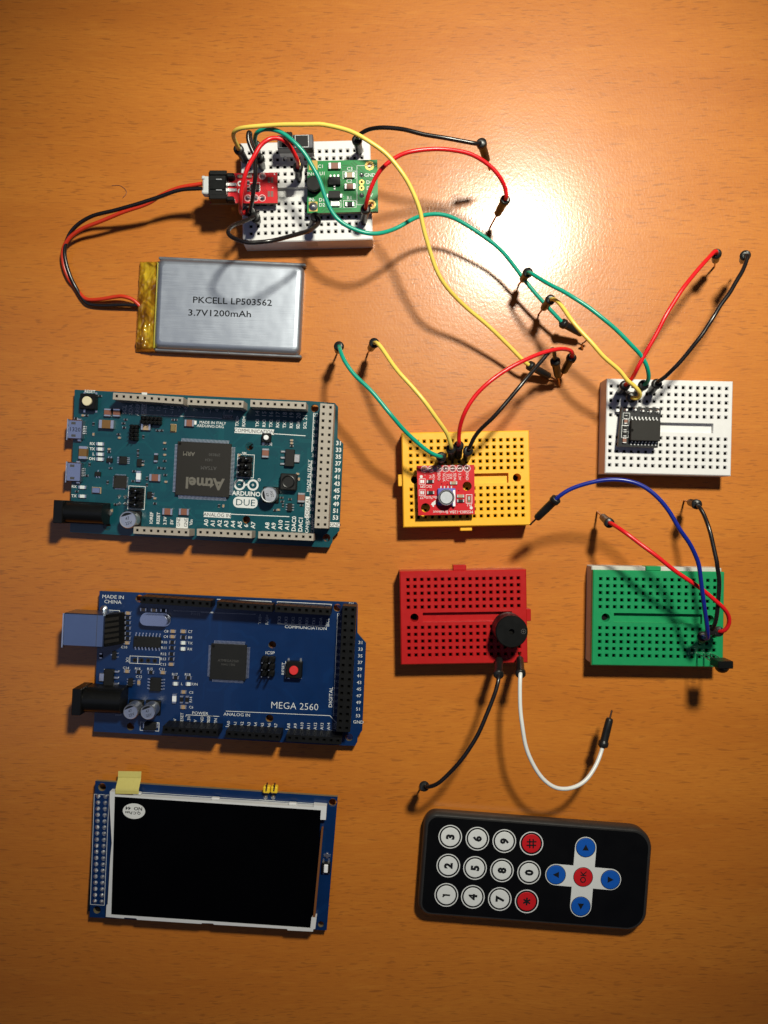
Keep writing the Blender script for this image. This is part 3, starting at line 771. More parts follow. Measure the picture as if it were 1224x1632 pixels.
label_rows(B, 'b', [(333, 348, 'TX0>'), (385, 350, 'RX0<'), (490, 362, 'TX3'), (543, 364, 'RX3'), (596, 366, 'TX2'), (649, 368, 'RX2'), (702, 371, 'TX1'), (755, 373, 'RX1'), (808, 376, 'SDA'), (862, 380, 'SCL')], 1.15, bold=.02)
RC(B, 'b', 258, 317, 78, 34, 'ink_dim'); T(B, 'b', 258, 317, 'PWM', 1.2, 0, 'dark_ink', h=.06)
RC(B, 'b', 467, 427, 308, 42); T(B, 'b', 467, 427, 'COMMUNICATION', 1.3, 0, 'dark_ink', h=.06, sx=.92)
LN(B, 'b', [(622, 447), (866, 463)], .28)
RC(B, 'b', 178, 1081, 212, 40); T(B, 'b', 178, 1081, 'ANALOG IN', 1.3, 0, 'dark_ink', h=.06, sx=1.0)
LN(B, 'b', [(284, 1074), (740, 1094)], .28)
RC(B, 'b', 881, 1020, 36, 165); T(B, 'b', 881, 1020, 'DIGITAL', 1.3, 90, 'dark_ink', h=.06, sx=1.0)
T(B, 'b', 893, 775, 'MADE IN ITALY', 1.15, 90, bold=.01, sx=1.05)
LN(B, 'b', [(930, 285), (916, 590)], .28); LN(B, 'b', [(913, 655), (902, 935)], .28)
RC(B, 'b', 4, 360, 24, 30); T(B, 'b', 142, 361, 'MADE IN ITALY', 1.0, bold=.01); T(B, 'b', 124, 388, 'ARDUINO.ORG', 1.0, bold=.01)
label_rows(B, 'a', [(822, 1150, 'IOREF'), (878, 1152, 'RESET'), (933, 1173, '3.3V'), (988, 1184, '5V'), (1145, 1185, 'Vin')], 1.15, bold=.02)
RC(B, 'a', 1073, 1197, 96, 98); label_rows(B, 'a', [(1044, 1180, 'GND'), (1102, 1184, 'GND')], 1.15, 'dark_ink', h=.06)
label_rows(B, 'b', [(90, 1140, 'A0'), (142, 1144, 'A1'), (195, 1146, 'A2'), (247, 1149, 'A3'), (300, 1152, 'A4'), (353, 1155, 'A5'), (402, 1165, '6'), (457, 1160, 'A7'), (567, 1164, 'A8'), (617, 1166, 'A9'),
                    (670, 1157, 'A10'), (722, 1160, 'A11'), (775, 1150, 'DAC0'), (827, 1153, 'DAC1')], 1.5, bold=.02)
label_rows(B, 'b', [(878, 1162, 'CANRX'), (922, 1165, 'CANTX')], 1.15, bold=.01)
for i, s_ in enumerate(['31', '33', '35', '37', '39', '41', '43', '45', '47', '49', '51', '53']):
    T(B, 'b', 1127 - i * 2.4, 520 + i * 52.8, s_, 1.55, 0, bold=.025)
for i in range(17): T(B, 'b', 948 - i * 2.6, 300 + i * 52.6, str(22 + 2 * i), 1.3, 0)
RC(B, 'b', 1095, 1157, 76, 36); T(B, 'b', 1098, 1157, 'GND', 1.3, 0, 'dark_ink', h=.06)
T(B, 'b', 388, 600, 'SPI', .95, bold=.02); T(B, 'b', 565, 528, 'ERASE', 1.0, bold=.02)
for k, x in ((0, 352), (1, 456)):
    X, Y = B.at('b', x, 844 + 3 * k); B.print.ring(X, Y, ZP + .03, 1.42, 2.12, 'ink', 32)
    B.print.rect(X, Y, 1.0, .25, ZP + .03, 'ink', B.r)
    if k: B.print.rect(X, Y, .25, 1.0, ZP + .034, 'ink', B.r)
X, Y = B.at('b', 404, 845); B.print.rect(X, Y, .9, .6, ZP + .034, 'ink', B.r + .6)
X, Y = B.at('b', 505, 806); B.print.ring(X, Y, ZP + .03, .42, .56, 'ink', 18); T(B, 'b', 505, 806, 'R', .45)
T(B, 'b', 405, 914, 'ARDUINO', 1.6, bold=.03, sx=1.0)
X, Y = B.at('b', 397, 983); B.print.flat(rrect(X, Y, 9.2, 4.1, 1.9, B.r), ZP + .03, 'ink'); T(B, 'b', 397, 983, 'DUE', 2.4, 0, 'pcb_teal', h=.06, sx=1.1)
rnd = random.Random(5)
for _ in range(170):
    x, y = rnd.uniform(20, 1150), rnd.uniform(400, 1080); k = rnd.choice('ab')
    if k == 'b' and x > 900: continue
    if k == 'a' and x < 320: continue
    X, Y = B.at(k, x, y); B.print.ring(X, Y, ZP + .028, .12, .26, 'pcb_teal3', 10)
B.print.build('circuit_board', t)

# ---------------------------------------------------------------- blue microcontroller board
c5 = crop(80, 920, 4.708); c6 = crop(320, 920, 4.08)
ctr = P(355, 1065, ZP)
t = thing('microcontroller_board', ctr[0], ctr[1], 0, -2.7, 'dark blue microcontroller board with silver USB socket and red reset button', 'circuit board')
B = Board(t, ZP, -2.7, {'a': c5, 'b': c6})
opx = [c5(370, 103), c6(1010, 163), c6(1020, 178), c6(1018, 362), c6(1075, 428), c6(1050, 996), c6(1020, 1036), c6(1018, 1070), c6(1003, 1096), c6(780, 1088), c5(326, 1157)]
out = outline_px(opx, ZP)
hl = (('a', 670, 162, 1.5), ('b', 888, 198, 1.45), ('b', 465, 440, 1.45), ('b', 447, 918, 1.45), ('b', 965, 1040, 1.4), ('a', 603, 1120, 1.45))
B.print.prism(out, ZP - 1.6, ZP, 'pcb_blue', 'pcb_edge', [circ(*B.at(k, x, y), r) for k, x, y, r in hl], 'pcb_edge')
traces(B.print, out, ZP + .012, ['pcb_blue2', 'pcb_blue2', 'pcb_blue3'], 230, B.r, (-115, -10), (-90, -28), 9, .17)
for rows in ([((229.5, 956.2), (330, 962.6), 10)], [((351, 964.2), (428.5, 969.4), 8)], [((444, 970.2), (521.5, 975), 8)],
             [((264.6, 1163.5), (342, 1168), 8)], [((365, 1170.4), (441.5, 1175.0), 8)], [((461.5, 1176.4), (538.5, 1181), 8)],
             [((551.3, 971.5), (541.7, 1160.5), 18), ((562.3, 972), (552.6, 1161), 18)]):
    header(B, rows, 12.7, 'blackpl')
rect_chip(B, 'b', 178, 553, 13.3, 13.3, 1.3, 0, (25, 25, 25, 25), 1.1, .22, .47, 'epoxy', marks=((0, .6, 'ATMEGA2560', .9, 0, 'laser_dim', 0), (0, -.8, '16AU 1505', .8, 0, 'laser_dim', 0)), name='processor_chip')
# USB type B
x0, y0 = P(101.5, 1030, 14.5); x1, y1 = P(167, 979, 14.5); mb = MB()
ccx, ccy = (x0 + x1) / 2, (y0 + y1) / 2
mb.box(ccx - .3, ccy, ZP - .3, 14.5, x1 - x0, 12.0, 'usb_steel', B.r, ch=.35)
mb.box(ccx - .3 - (x1 - x0) / 2, ccy, ZP - .1, 14.7, .45, 12.3, 'tin', B.r)
a_, b_ = P(154, 1005, 14.53); mb.rect(a_, b_, .16, 11.4, 14.512, 'laser_dim', B.r)
s_o = mb.build('usb_socket', t, label='tall silver square USB socket')
mb = MB(); r = B.r; c, n = cs(r)
hx = ccx - .3 + (x1 - x0) / 2; hy = ccy + (x1 - x0) / 2 * n
pr = [(hx, hy + 5.8, 14.0), (hx, hy - 5.8, 14.0), (hx, hy + 5.8, ZP), (hx, hy - 5.8, ZP), (hx + 4.6, hy + 5.6, ZP), (hx + 4.6, hy - 5.9, ZP), (hx + 3.2, hy + 5.6, 8), (hx + 3.2, hy - 5.9, 8)]
mb.add(pr, [(0, 1, 7, 6), (6, 7, 5, 4), (0, 6, 4, 2), (1, 3, 5, 7)], 'blackpl')
for i in range(5):
    v = -4 + i * 2; mb.add([(hx + .02, hy + v + .6, 14.02), (hx + .02, hy + v - .6, 14.02), (hx + 3.24, hy + v - .6 - .1, 8.04), (hx + 3.24, hy + v + .6 - .1, 8.04)], [(0, 1, 2, 3)], 'epoxy2')
mb.build('housing', s_o)
pad(B, 'a', 402, 240, .7, 1.5)
dc_jack(B, 114, 189.5, 1098, 1140.5, 14.8, (188, 1120))
can_cap(B, 'a', 602, 1010, 2.75, 7.2, ('47', '25V'), -70); can_cap(B, 'a', 732, 1013, 2.75, 7.2, ('47', '25V'), -70)
# oval crystal can
cx, cy = B.at('a', 775, 325, 3.4); mb = MB(); mb.prism(rrect(cx, cy, 11.4, 4.9, 2.4, B.r), ZP, ZP + .6, 'steel', 'steel'); 
for z0, z1, gw in ((.6, 3.1, 0), (3.1, 3.4, .35)): mb.prism(rrect(cx, cy, 10.3 - gw, 3.9 - gw, 1.9 - gw / 2, B.r), ZP + z0, ZP + z1, 'steel', 'steel')
mb.build('crystal', t)
rect_chip(B, 'a', 725, 487, 9.9, 3.9, 1.5, 0, (0, 0, 8, 8), 1.3, .42, 1.27, label='long driver chip with two rows of legs')
rect_chip(B, 'a', 787, 806, 3.9, 4.9, 1.5, 0, (4, 4, 0, 0), 1.3, .42, 1.15)
rect_chip(B, 'a', 600, 790, 1.7, 2.9, 1.1, 0, (3, 2, 0, 0), .7, .35, .95); rect_chip(B, 'a', 478, 586, 1.5, 2.8, 1.1, 0, (1, 2, 0, 0), .7, .35, 1.4)
sot223(B, 'a', 435, 757, -1)
cx, cy = B.at('a', 745, 1120, 2); mb = MB(); mb.box(cx, cy, ZP + .1, ZP + 2, 4.3, 2.8, 'epoxy', B.r, ch=.2); mb.box(cx - 2.3, cy, ZP, ZP + 1, .8, 1.6, 'tin', B.r); mb.box(cx + 2.3, cy, ZP, ZP + 1, .8, 1.6, 'tin', B.r); mb.build('diode', t)
X, Y = B.at('a', 746, 1120); B.print.frame(X, Y, 7.0, 3.1, .2, ZP + .03, 'ink', B.r)
button(B, 'b', 605, 604, 6.0, 3.4, 1.65, 'redbtn', name='reset_button', label='square reset button with a round red cap')
cx, cy = B.at('b', 550, 600); B.print.line(B.at('b', 552, 545), B.at('b', 551, 658), .2, ZP + .03, 'ink')
pin_header(B, 'b', 435, 583, 2, 3, hh=2.6, ph=8.6)
for x, y, s_, body in ((583, 270, 'C3', 'tan'), (580, 304, 'R5', 'epoxy'), (580, 342, 'R3', 'epoxy'), (580, 382, 'R2', 'epoxy'), (580, 423, 'R1', 'epoxy'), (580, 459, 'R4', 'epoxy'), (575, 493, '', 'tan'), (920, 406, 'C8', 'tan'), (917, 446, 'C4', 'tan'), (915, 488, 'R10', 'epoxy'), (914, 530, 'R11', 'epoxy'), (910, 576, 'R12', 'epoxy'), (908, 614, 'R13', 'epoxy'), (907, 654, 'C13', 'tan')):
    smd(B, 'a', x, y, 2.3, 1.15, .6, 0, body, 'capacitor' if body == 'tan' else 'resistor'); T(B, 'a', x - (50 if len(s_) < 3 else 60), y - 1, s_, .95)
for x, y, s_, body in ((998, 407, 'C7', 'tan'), (998, 451, 'R9', 'epoxy'), (998, 493, 'TX', 'led'), (996, 538, 'RX', 'led')):
    smd(B, 'a', x, y, 2.4, 1.3, .6, 0, body, 'indicator_light' if body == 'led' else 'resistor'); T(B, 'a', x + 52, y + 1, s_, .95)
for x, y, s_, body in ((575, 706, 'C14', 'tan'), (663, 711, 'R16', 'epoxy'), (755, 714, 'R15', 'epoxy'), (845, 716, 'C11', 'tan'), (941, 754, 'R17', 'epoxy'), (1037, 756, 'R18', 'epoxy')):
    smd(B, 'a', x, y, 2.3, 1.15, .6, 0, body, 'capacitor' if body == 'tan' else 'resistor'); T(B, 'a', x - 6, y - 26, s_, .95)
for x, y, s_ in ((940, 800, 'L'), (1038, 802, 'ON')):
    smd(B, 'a', x, y, 2.4, 1.3, .6, 0, 'led', 'indicator_light'); T(B, 'a', x + 48, y, s_, .95)
smd(B, 'a', 664, 790, 2.3, 1.1, .6, 90, 'tan', 'capacitor'); T(B, 'a', 666, 746, 'C12', .95); T(B, 'a', 555, 524, 'C10', .95)
smd(B, 'a', 1000, 862, 2.2, 1.2, .6, 0, 'tan', 'capacitor'); T(B, 'a', 1058, 864, 'C5', .95)
smd(B, 'a', 998, 975, 2.4, 1.4, .6, 0, 'tan', 'capacitor'); T(B, 'a', 1058, 975, 'C6', .95)
smd(B, 'a', 985, 918, 2.9, 1.2, .6, 90, 'epoxy'); smd(B, 'a', 1026, 920, 2.9, 1.2, .6, 90, 'epoxy'); T(B, 'a', 1055, 918, 'R14', .95, 90)
smd(B, 'a', 930, 912, 3.6, 1.5, .8, 90, 'white_pl', 'diode')
smd(B, 'a', 379, 590, 2.0, 1.0, .6, 90, 'epoxy'); smd(B, 'a', 698, 243, 2.4, 1.2, .6, 0, 'tan', 'capacitor'); smd(B, 'a', 778, 247, 2.4, 1.2, .6, 0, 'tan', 'capacitor'); smd(B, 'a', 850, 250, 2.4, 1.2, .6, 0, 'epoxy')
T(B, 'a', 472, 147, 'MADE IN', 1.3, sx=1.1); T(B, 'a', 470, 184, 'CHINA', 1.3, sx=1.1)
LN(B, 'a', [(440, 246), (521, 251), (513, 487), (495, 487)]); LN(B, 'a', [(510, 873), (540, 874), (532, 1034), (490, 1034)])
LN(B, 'a', [(405, 690), (468, 694)])
LN(B, 'a', [(715, 150), (716, 142), (1224, 163)]); LN(B, 'b', [(0, 138), (84, 142)]); LN(B, 'b', [(105, 143), (458, 157), (455, 200)]); LN(B, 'b', [(497, 165), (498, 158), (850, 176), (848, 184)])
LN(B, 'a', [(925, 250), (1224, 262)], .14); LN(B, 'b', [(0, 228), (358, 241)], .14); T(B, 'a', 1090, 275, 'PWM', 1.0, m='ink_dim')
LN(B, 'b', [(498, 302), (835, 317)], .2); T(B, 'b', 683, 327, 'COMMUNCIATION', 1.1, sx=1.15)
X, Y = B.at('a', 710, 622); B.print.frame(X, Y, 11.2, 2.7, .2, ZP + .03, 'ink', B.r); LN(B, 'a', [(658, 600), (656, 645)]); T(B, 'a', 580, 618, 'X1', 1.15, 90)
for i in range(4):
    X, Y = B.at('a', 635 + i * 50, 621 + i * 2); B.print.ring(X, Y, ZP + .03, .42, .85, 'epoxy2', 18); B.print.disc(X, Y, ZP + .03, .42, 'hole', 14)
T(B, 'b', 610, 837, 'MEGA 2560', 2.5, 0, sx=1.0, bold=-.012); T(B, 'b', 235, 893, 'ANALOG IN', 1.1, sx=1.15)
LN(B, 'b', [(163, 870), (840, 900), (884, 948)]); LN(B, 'b', [(890, 235), (862, 902)]); T(B, 'b', 845, 780, 'DIGITAL', 1.3, 90, sx=1.1)
T(B, 'b', 450, 491, 'ICSP', 1.1, sx=1.15); T(B, 'b', 536, 594, 'RESET', 1.1, 90, sx=1.1); T(B, 'b', 977, 174, '5V', 1.15)
for i, s_ in enumerate(['31', '33', '35', '37', '39', '41', '43', '45', '47', '49', '51', '53']):
    T(B, 'b', 1040 - i * 1.6, 424 + i * 43.3, s_, 1.15, 0, sx=1.1)
T(B, 'b', 1025, 941, 'GND', 1.15, sx=1.05)
for i in range(16): T(B, 'b', 904 - i * 1.7, 243 + i * 43.3, str(22 + 2 * i), 1.0, 0, 'ink_dim')
label_rows(B, 'b', [(180 + i * 44, 950 + i * 2.2, 'A%d' % i) for i in range(8)] + [(571 + i * 43.3, 965 + i * .6, 'A%d' % (8 + i)) for i in range(8)], 1.1)
label_rows(B, 'b', [(510 + i * 45, 278 + i * 1.5, s_) for i, s_ in enumerate(['TX3', 'RX3', 'TX2', 'RX2', 'RX1', 'TX1', 'SDA', 'SCL'])] + [(385, 272, 'TX0>'), (430, 275, 'RX0<')], 1.1)
label_rows(B, 'a', [(935, 1078, '5V'), (988, 1058, 'RESET'), (1040, 1068, '3.3V'), (1088, 1085, '5V'), (1138, 1080, 'GND'), (1187, 1083, 'GND')], 1.1); label_rows(B, 'b', [(50, 933, 'GND'), (96, 938, 'VIN')], 1.1)
T(B, 'a', 1125, 1020, 'POWER', 1.1, sx=1.1); LN(B, 'a', [(1018, 1045), (1022, 1032), (1224, 1042)]); LN(B, 'b', [(0, 897), (120, 905)])
LN(B, 'a', [(860, 1105), (1224, 1118)]); LN(B, 'b', [(0, 962), (118, 968), (113, 1010)]); LN(B, 'b', [(160, 970), (510, 987)]); LN(B, 'b', [(552, 988), (882, 1000)])
B.print.build('circuit_board', t)

# ---------------------------------------------------------------- display module
cD = crop(130, 1220, 2.847)
def D(x, y, z): return P(*cD(x, y), z)
ZD = 4.6; rD = -3.4
ctr = D(600, 430, ZD)
t = thing('display_module', ctr[0], ctr[1], 0, rD, 'unlit display module with white frame and a strip of yellow tape', 'display')
B = Board(t, ZD, rD, {'d': cD}); r = B.r
out = [D(*p, ZD) for p in ((62, 70), (1162, 142), (1112, 748), (36, 688))]
hl = ((93, 98, 1.5), (1139, 168, 1.5), (1086, 720, 1.1), (70, 655, 1.4))
B.print.prism(out, ZD - 1.6, ZD, 'pcb_blue', 'pcb_edge', [circ(*D(x, y, ZD), rr) for x, y, rr in hl], 'pcb_edge')
traces(B.print, out, ZD + .012, ['pcb_blue2', 'pcb_blue3'], 90, r, (-115, -15), (-160, -95), 4)
for x, y, rr in hl[:2]: B.print.ring(*D(x, y, ZD), ZD + .03, rr, rr + .35, 'pcb_blue3', 24)
LN(B, 'd', [(58, 130), (125, 134), (103, 634), (40, 630), (58, 130)], .16)
LN(B, 'd', [(250, 120), (1102, 176)], .16); LN(B, 'd', [(805, 155), (880, 160)], .16)
B.print.build('circuit_board', t)
for i in range(18):
    for a, b in (((72, 143), (57, 620)), ((105, 145), (88, 622))):
        x, y = a[0] + (b[0] - a[0]) * i / 17, a[1] + (b[1] - a[1]) * i / 17; X, Y = D(x, y, ZD + .8); mb = MB()
        mb.lathe(X, Y, [(.85, ZD + .01), (.75, ZD + .25), (.45, ZD + .6), (.25, ZD + .85)], 'tin', 12); mb.cyl(X, Y, 1.2, ZD - 1.6, .35, 'gold', 8); mb.build('solder_pin', t)
mb = MB(); X, Y = D(80, 382, 2); mb.box(X, Y, 0, 2.9, 5.2, 46, 'blackpl', r); mb.build('pin_header', t)
ZF = 7.6
A_, B2_, C_2, D_2 = (D(128, 118, ZF), D(1112, 185, ZF), D(1058, 752, ZF), D(110, 685, ZF))
ins = [D(150, 141, ZF), D(1086, 203, ZF), D(1042, 740, ZF), D(134, 677, ZF)]
mb = MB()
fr = [D(128, 118, ZF), D(150, 120, ZF), D(152, 133, ZF), D(1052, 190, ZF), D(1052, 180, ZF), D(1112, 185, ZF), D(1108, 247, ZF), D(1083, 246, ZF), D(1086, 203, ZF), D(150, 141, ZF), D(134, 677, ZF), D(1038, 738, ZF), D(1043, 690, ZF), D(1066, 691, ZF), D(1060, 742, ZF), D(1052, 743, ZF), D(1050, 754, ZF), D(935, 748, ZF), D(932, 742, ZF), D(600, 722, ZF), D(597, 717, ZF), D(545, 715, ZF), D(545, 719, ZF), D(252, 700, ZF), D(248, 694, ZF), D(195, 690, ZF), D(192, 694, ZF), D(110, 687, ZF), D(113, 634, ZF), D(118, 634, ZF), D(130, 420, ZF), D(137, 352, ZF), D(127, 175, ZF)]
mb.prism(fr, ZD + .02, ZF, 'frame', 'frame')
mb.build('screen_frame', t)
for x in (250, 606, 957):
    y = 129 + (x - 250) * .067; mb = MB(); X, Y = D(x, y, ZF - .6); mb.box(X, Y, ZD + 1, ZF - .4, 14.5 * K * 1000 / 4.3 * .9, 1.0, 'frame', r, ch=.3); mb.build('frame_clip', t)
mb = MB(); pts = [D(151, 142, ZF - .25), D(1088, 204, ZF - .25), D(1042, 739, ZF - .25), D(135, 676, ZF - .25)]
mb.prism(pts, ZD + .05, ZF - .25, 'screen', 'screen'); mb.build('screen', t)
mb = MB(); pts = [D(1088, 290, ZF - .1), D(1096, 291, ZF - .1), D(1060, 690, ZF - .1), D(1050, 689, ZF - .1)]
mb.prism(pts, ZD + .05, ZF - .3, 'orange', 'orange'); mb.build('screen_edge', t)
mb = MB(); X, Y = D(237, 208, ZF); pts = [(X + 4.15 * math.cos(a) * cs(r)[0] - 2.85 * math.sin(a) * cs(r)[1], Y + 4.15 * math.cos(a) * cs(r)[1] + 2.85 * math.sin(a) * cs(r)[0]) for a in [2 * math.pi * i / 40 for i in range(40)]]
mb.prism(pts, ZF - .24, ZF - .16, 'sticker', 'sticker')
X1, Y1 = D(232, 216, ZF); mb.text('Q.C.Pass', X1, Y1, ZF - .13, .95, 'dark_ink', r + math.pi, .02, 1.15); X1, Y1 = D(237, 196, ZF); mb.text('NO  44', X1, Y1, ZF - .13, 1.2, 'dark_ink', r + math.pi, .02, 1.15)
mb.build('sticker', t, label='white oval sticker with black print')
mb = MB(); X, Y = D(213, 77, 6); n_ = 12; w_, d_ = 8.6, 7.4
c, n = cs(math.radians(-1)); vs = []
for j in range(2):
    for i in range(n_ + 1):
        f = i / n_; u = (j - .5) * w_; v = (f - .5) * d_
        z = ZD + .25 + (2.6 if f < .22 else 2.6 * max(0, 1 - (f - .22) * 2.4)) - (1.2 * max(0, f - .75))
        vs.append((X + u * c - v * n, Y + u * n + v * c, z))
for base, off in ((0, 0), (len(vs), .1)): pass
top = [(a, b, z_ + .12) for a, b, z_ in vs]
mb.add(top, [(i, n_ + 1 + i, n_ + 2 + i, i + 1) for i in range(n_)], 'ytape'); mb.add(vs, [(i + 1, n_ + 2 + i, n_ + 1 + i, i) for i in range(n_)], 'ytape')
mb.add([vs[0], vs[n_ + 1], top[n_ + 1], top[0]], [(0, 1, 2, 3)], 'ytape')
mb.build('masking_tape', t)
mb = MB()
for x in (838, 873):
    X, Y = D(x, 112, 7); mb.box(X, Y, ZD, ZD + 2.5, 2.55, 2.5, 'yhead', r, ch=.35)
o = mb.build('pin_header', t, label='yellow two-pin header')
for x in (838, 873):
    mb = MB(); X, Y = D(x, 112, 7); X2, Y2 = D(x + 4, 80, 8); mb.tube([(X, Y, ZD + 1), (X, Y, 7.3), (X2, Y2, 7.6)], .32, 'brass', 6)
    X3, Y3 = D(x - 4, 146, 5); mb.lathe(X3, Y3, [(.9, ZD + .01), (.6, ZD + .5), (.3, ZD + .8)], 'tin', 12); mb.build('pin', o)
mb = MB(); X, Y = D(1109, 466, 6); mb.box(X, Y, ZD, ZD + 1.6, 3.2, 3.9, 'blackpl', r, ch=.2); mb.box(X, Y, ZD + 1.6, ZD + 2.1, 1.5, 3.0, 'white_pl', r, ch=.2)
for dy in (2.3, -2.3):
    for dx in (-1, 1): mb.box(X + dx, Y + dy, ZD, ZD + .4, .6, .9, 'tin', r)
X, Y = D(1114, 410, 5); mb.box(X, Y, ZD, ZD + .6, .9, 2.0, 'tin', r, ch=.15); mb.box(X, Y, ZD, ZD + .5, 2.6, .7, 'tin', r); mb.build('button', t)

# ---------------------------------------------------------------- remote control
cR = crop(640, 1270, 2.914); ZR = 7.0
def R(x, y, z=ZR): return P(*cR(x, y), z)
ctr = R(622, 352); rR = -4.4; r = math.radians(rR)
t = thing('remote_control', ctr[0], ctr[1], 0, rR, 'flat black remote control with round number keys and blue arrow keys on a white cross', 'remote control')
Wd, Hd = 84.6, 37.9
def rsect(w, d, q): return rrect(ctr[0], ctr[1], w, d, q, r, 10)
mb = MB()
prof = [(-1.4, 0), (-.5, .5), (0, 1.6), (.25, 5.0), (0, 6.3), (-.7, 6.9)]
rings = [[(x, y, z) for x, y in rsect(Wd + 2 * e, Hd + 2 * e, (7.2 + e, 4.6 + e, 4.6 + e, 7.2 + e))] for e, z in prof]
n_ = len(rings[0]); vs = sum(rings, [])
mb.add(vs, [(k * n_ + i, k * n_ + (i + 1) % n_, (k + 1) * n_ + (i + 1) % n_, (k + 1) * n_ + i) for k in range(len(prof) - 1) for i in range(n_)], 'rem_side', True)
mb.add(rings[-1], [tuple(range(n_))], 'rem_side'); mb.build('case', t)
mb = MB(); mb.prism(rsect(Wd - 2.6, Hd - 2.4, (6.2, 3.6, 3.6, 6.2)), 6.6, 7.02, 'rem_face', 'rem_side'); mb.build('face_panel', t)
def key(x, y, sym, col, ring=True, symrot=90, cap=2.75, tri=None):
    X, Y = R(x, y); mb = MB(); z = 7.03
    if ring: mb.ring(X, Y, z + .02, 4.02, 4.38, 'key_white', 44)
    else: mb.ring(X, Y, z + .045, 3.40, 3.66, 'dark_ink', 44)
    Rk = 3.45
    mb.lathe(X, Y, [(Rk, z), (Rk, z + .06), (Rk - .15, z + .12)], col, 44)
    zt = z + .14
    if sym == '*':
        for k in range(3):
            mb.rect(X, Y, 2.9, .62, zt + .004 * k, 'dark_ink', r + math.pi / 2 + k * math.pi / 3)
    elif sym == '#':
        c, n = cs(r)
        for k, (dx, dy, w, d) in enumerate(((0, .65, 3.6, .5), (0, -.65, 3.6, .5), (.65, 0, .5, 3.4), (-.65, 0, .5, 3.4))):
            mb.rect(X + dx * c - dy * n, Y + dx * n + dy * c, w, d, zt + .004 * k, 'dark_ink', r + .08)
    elif tri is not None:
        a0 = math.radians(tri) + r; mb.flat([(X + q * math.cos(a0 + a), Y + q * math.sin(a0 + a)) for a, q in ((0, 1.2), (2.3, 1.6), (-2.3, 1.6))], zt, 'dark_ink')
    elif sym == '1':
        c, n = cs(r)
        mb.rect(X, Y, 2.75, .62, zt, 'dark_ink', r)                       # upright stroke, flag and foot, lying on its side
        dx, dy = -.95, -.42; mb.rect(X + dx * c - dy * n, Y + dx * n + dy * c, .5, 1.15, zt + .004, 'dark_ink', r - .75)
    elif sym: mb.text(sym, X, Y, zt, cap, 'dark_ink', r + math.radians(symrot), .06 if len(sym) == 1 else 0.02)
    mb.build('key', t, label={'key_red': 'red key marked ' + sym, 'key_blue': 'blue arrow key'}.get(col))
for x, y, s_, c_ in ((226, 185, '3', 'key_white'), (352, 194, '6', 'key_white'), (477, 205, '9', 'key_white'), (603, 216, '#', 'key_red'), (217, 319, '2', 'key_white'), (341, 330, '5', 'key_white'),
                     (466, 341, '8', 'key_white'), (592, 351, '0', 'key_white'), (208, 455, '1', 'key_white'), (331, 464, '4', 'key_white'), (456, 474, '7', 'key_white'), (581, 485, '*', 'key_red')):
    key(x, y, s_, c_)
mb = MB(); cx, cy = R(843, 372); z = 7.028; c, n = cs(r)
for (a, b) in (((855, 235), (832, 508)), ((717, 361), (970, 383))):
    A1, B1 = R(*a), R(*b); dx, dy = B1[0] - A1[0], B1[1] - A1[1]; L = math.hypot(dx, dy); an = math.atan2(dy, dx)
    mb.flat(rrect((A1[0] + B1[0]) / 2, (A1[1] + B1[1]) / 2, L + 7.9, 7.9, 3.94, an, 10), z, 'key_white'); z += .008
mb.build('cross_panel', t)
key(855, 235, '', 'key_blue', False, tri=92); key(717, 361, '', 'key_blue', False, tri=182); key(970, 384, '', 'key_blue', False, tri=2); key(832, 508, '', 'key_blue', False, tri=272)
key(843, 372, 'OK', 'key_red', False, cap=2.1)

# ---------------------------------------------------------------- battery
cB = crop(80, 270, 2.914); ZBt = 5.0
def Q(x, y, z=ZBt): return P(*cB(x, y), z)
rB = -2.7; r = math.radians(rB); ctr = Q(790, 635)
t = thing('pouch_battery', ctr[0], ctr[1], 0, rB, 'silver pouch battery with amber taped end and twisted red and black leads', 'battery')
pc = Q(826, 634)
mb = MB(); bw, bd = 54.6, 33.2
prof = [(0.0, .3), (.25, 1.2), (.25, 3.4), (-.3, 4.4), (-1.2, 4.9), (-2.2, 5.0)]
rings = [[(x, y, z) for x, y in rrect(pc[0], pc[1], bw + 2 * e, bd + 2 * e, 2.4 + e * .5, r, 8)] for e, z in prof]
n_ = len(rings[0]); mb.add(sum(rings, []), [(k * n_ + i, k * n_ + (i + 1) % n_, (k + 1) * n_ + (i + 1) % n_, (k + 1) * n_ + i) for k in range(len(prof) - 1) for i in range(n_)], 'pouch', True)
mb.add(rings[-1], [tuple(range(n_))], 'pouch')
X, Y = Q(846, 612); mb.text('PKCELL LP503562', X, Y, 5.03, 2.3, 'dark_ink', r + .006, .012, 1.17)
X, Y = Q(787, 668); mb.text('3.7V1200mAh', X, Y, 5.03, 2.3, 'dark_ink', r + .02, .012, 1.24)
mb.build('cell_pouch', t)
for sg in (1, -1):                             # folded side seams
    mb = MB(); c, n = cs(r); dy = sg * (bd / 2 + .55); x, y = pc[0] - dy * n + .4 * c, pc[1] + dy * c + .4 * n
    mb.box(x, y, .3, 3.6 if sg > 0 else 3.2, bw + .6, 1.1, 'flange', r, ch=.3); mb.build('seam_fold', t)
mb = MB(); x, y = Q(446, 632, 3.0); NX, NY = 26, 90; rk = random.Random(21); c, n = cs(r)
rid = [(rk.uniform(-3.5, 3.5), rk.uniform(-17, 17), rk.uniform(-1.2, 1.2), rk.uniform(.22, .55), rk.uniform(1.5, 6), rk.uniform(-.45, .6)) for _ in range(80)]
vs = []
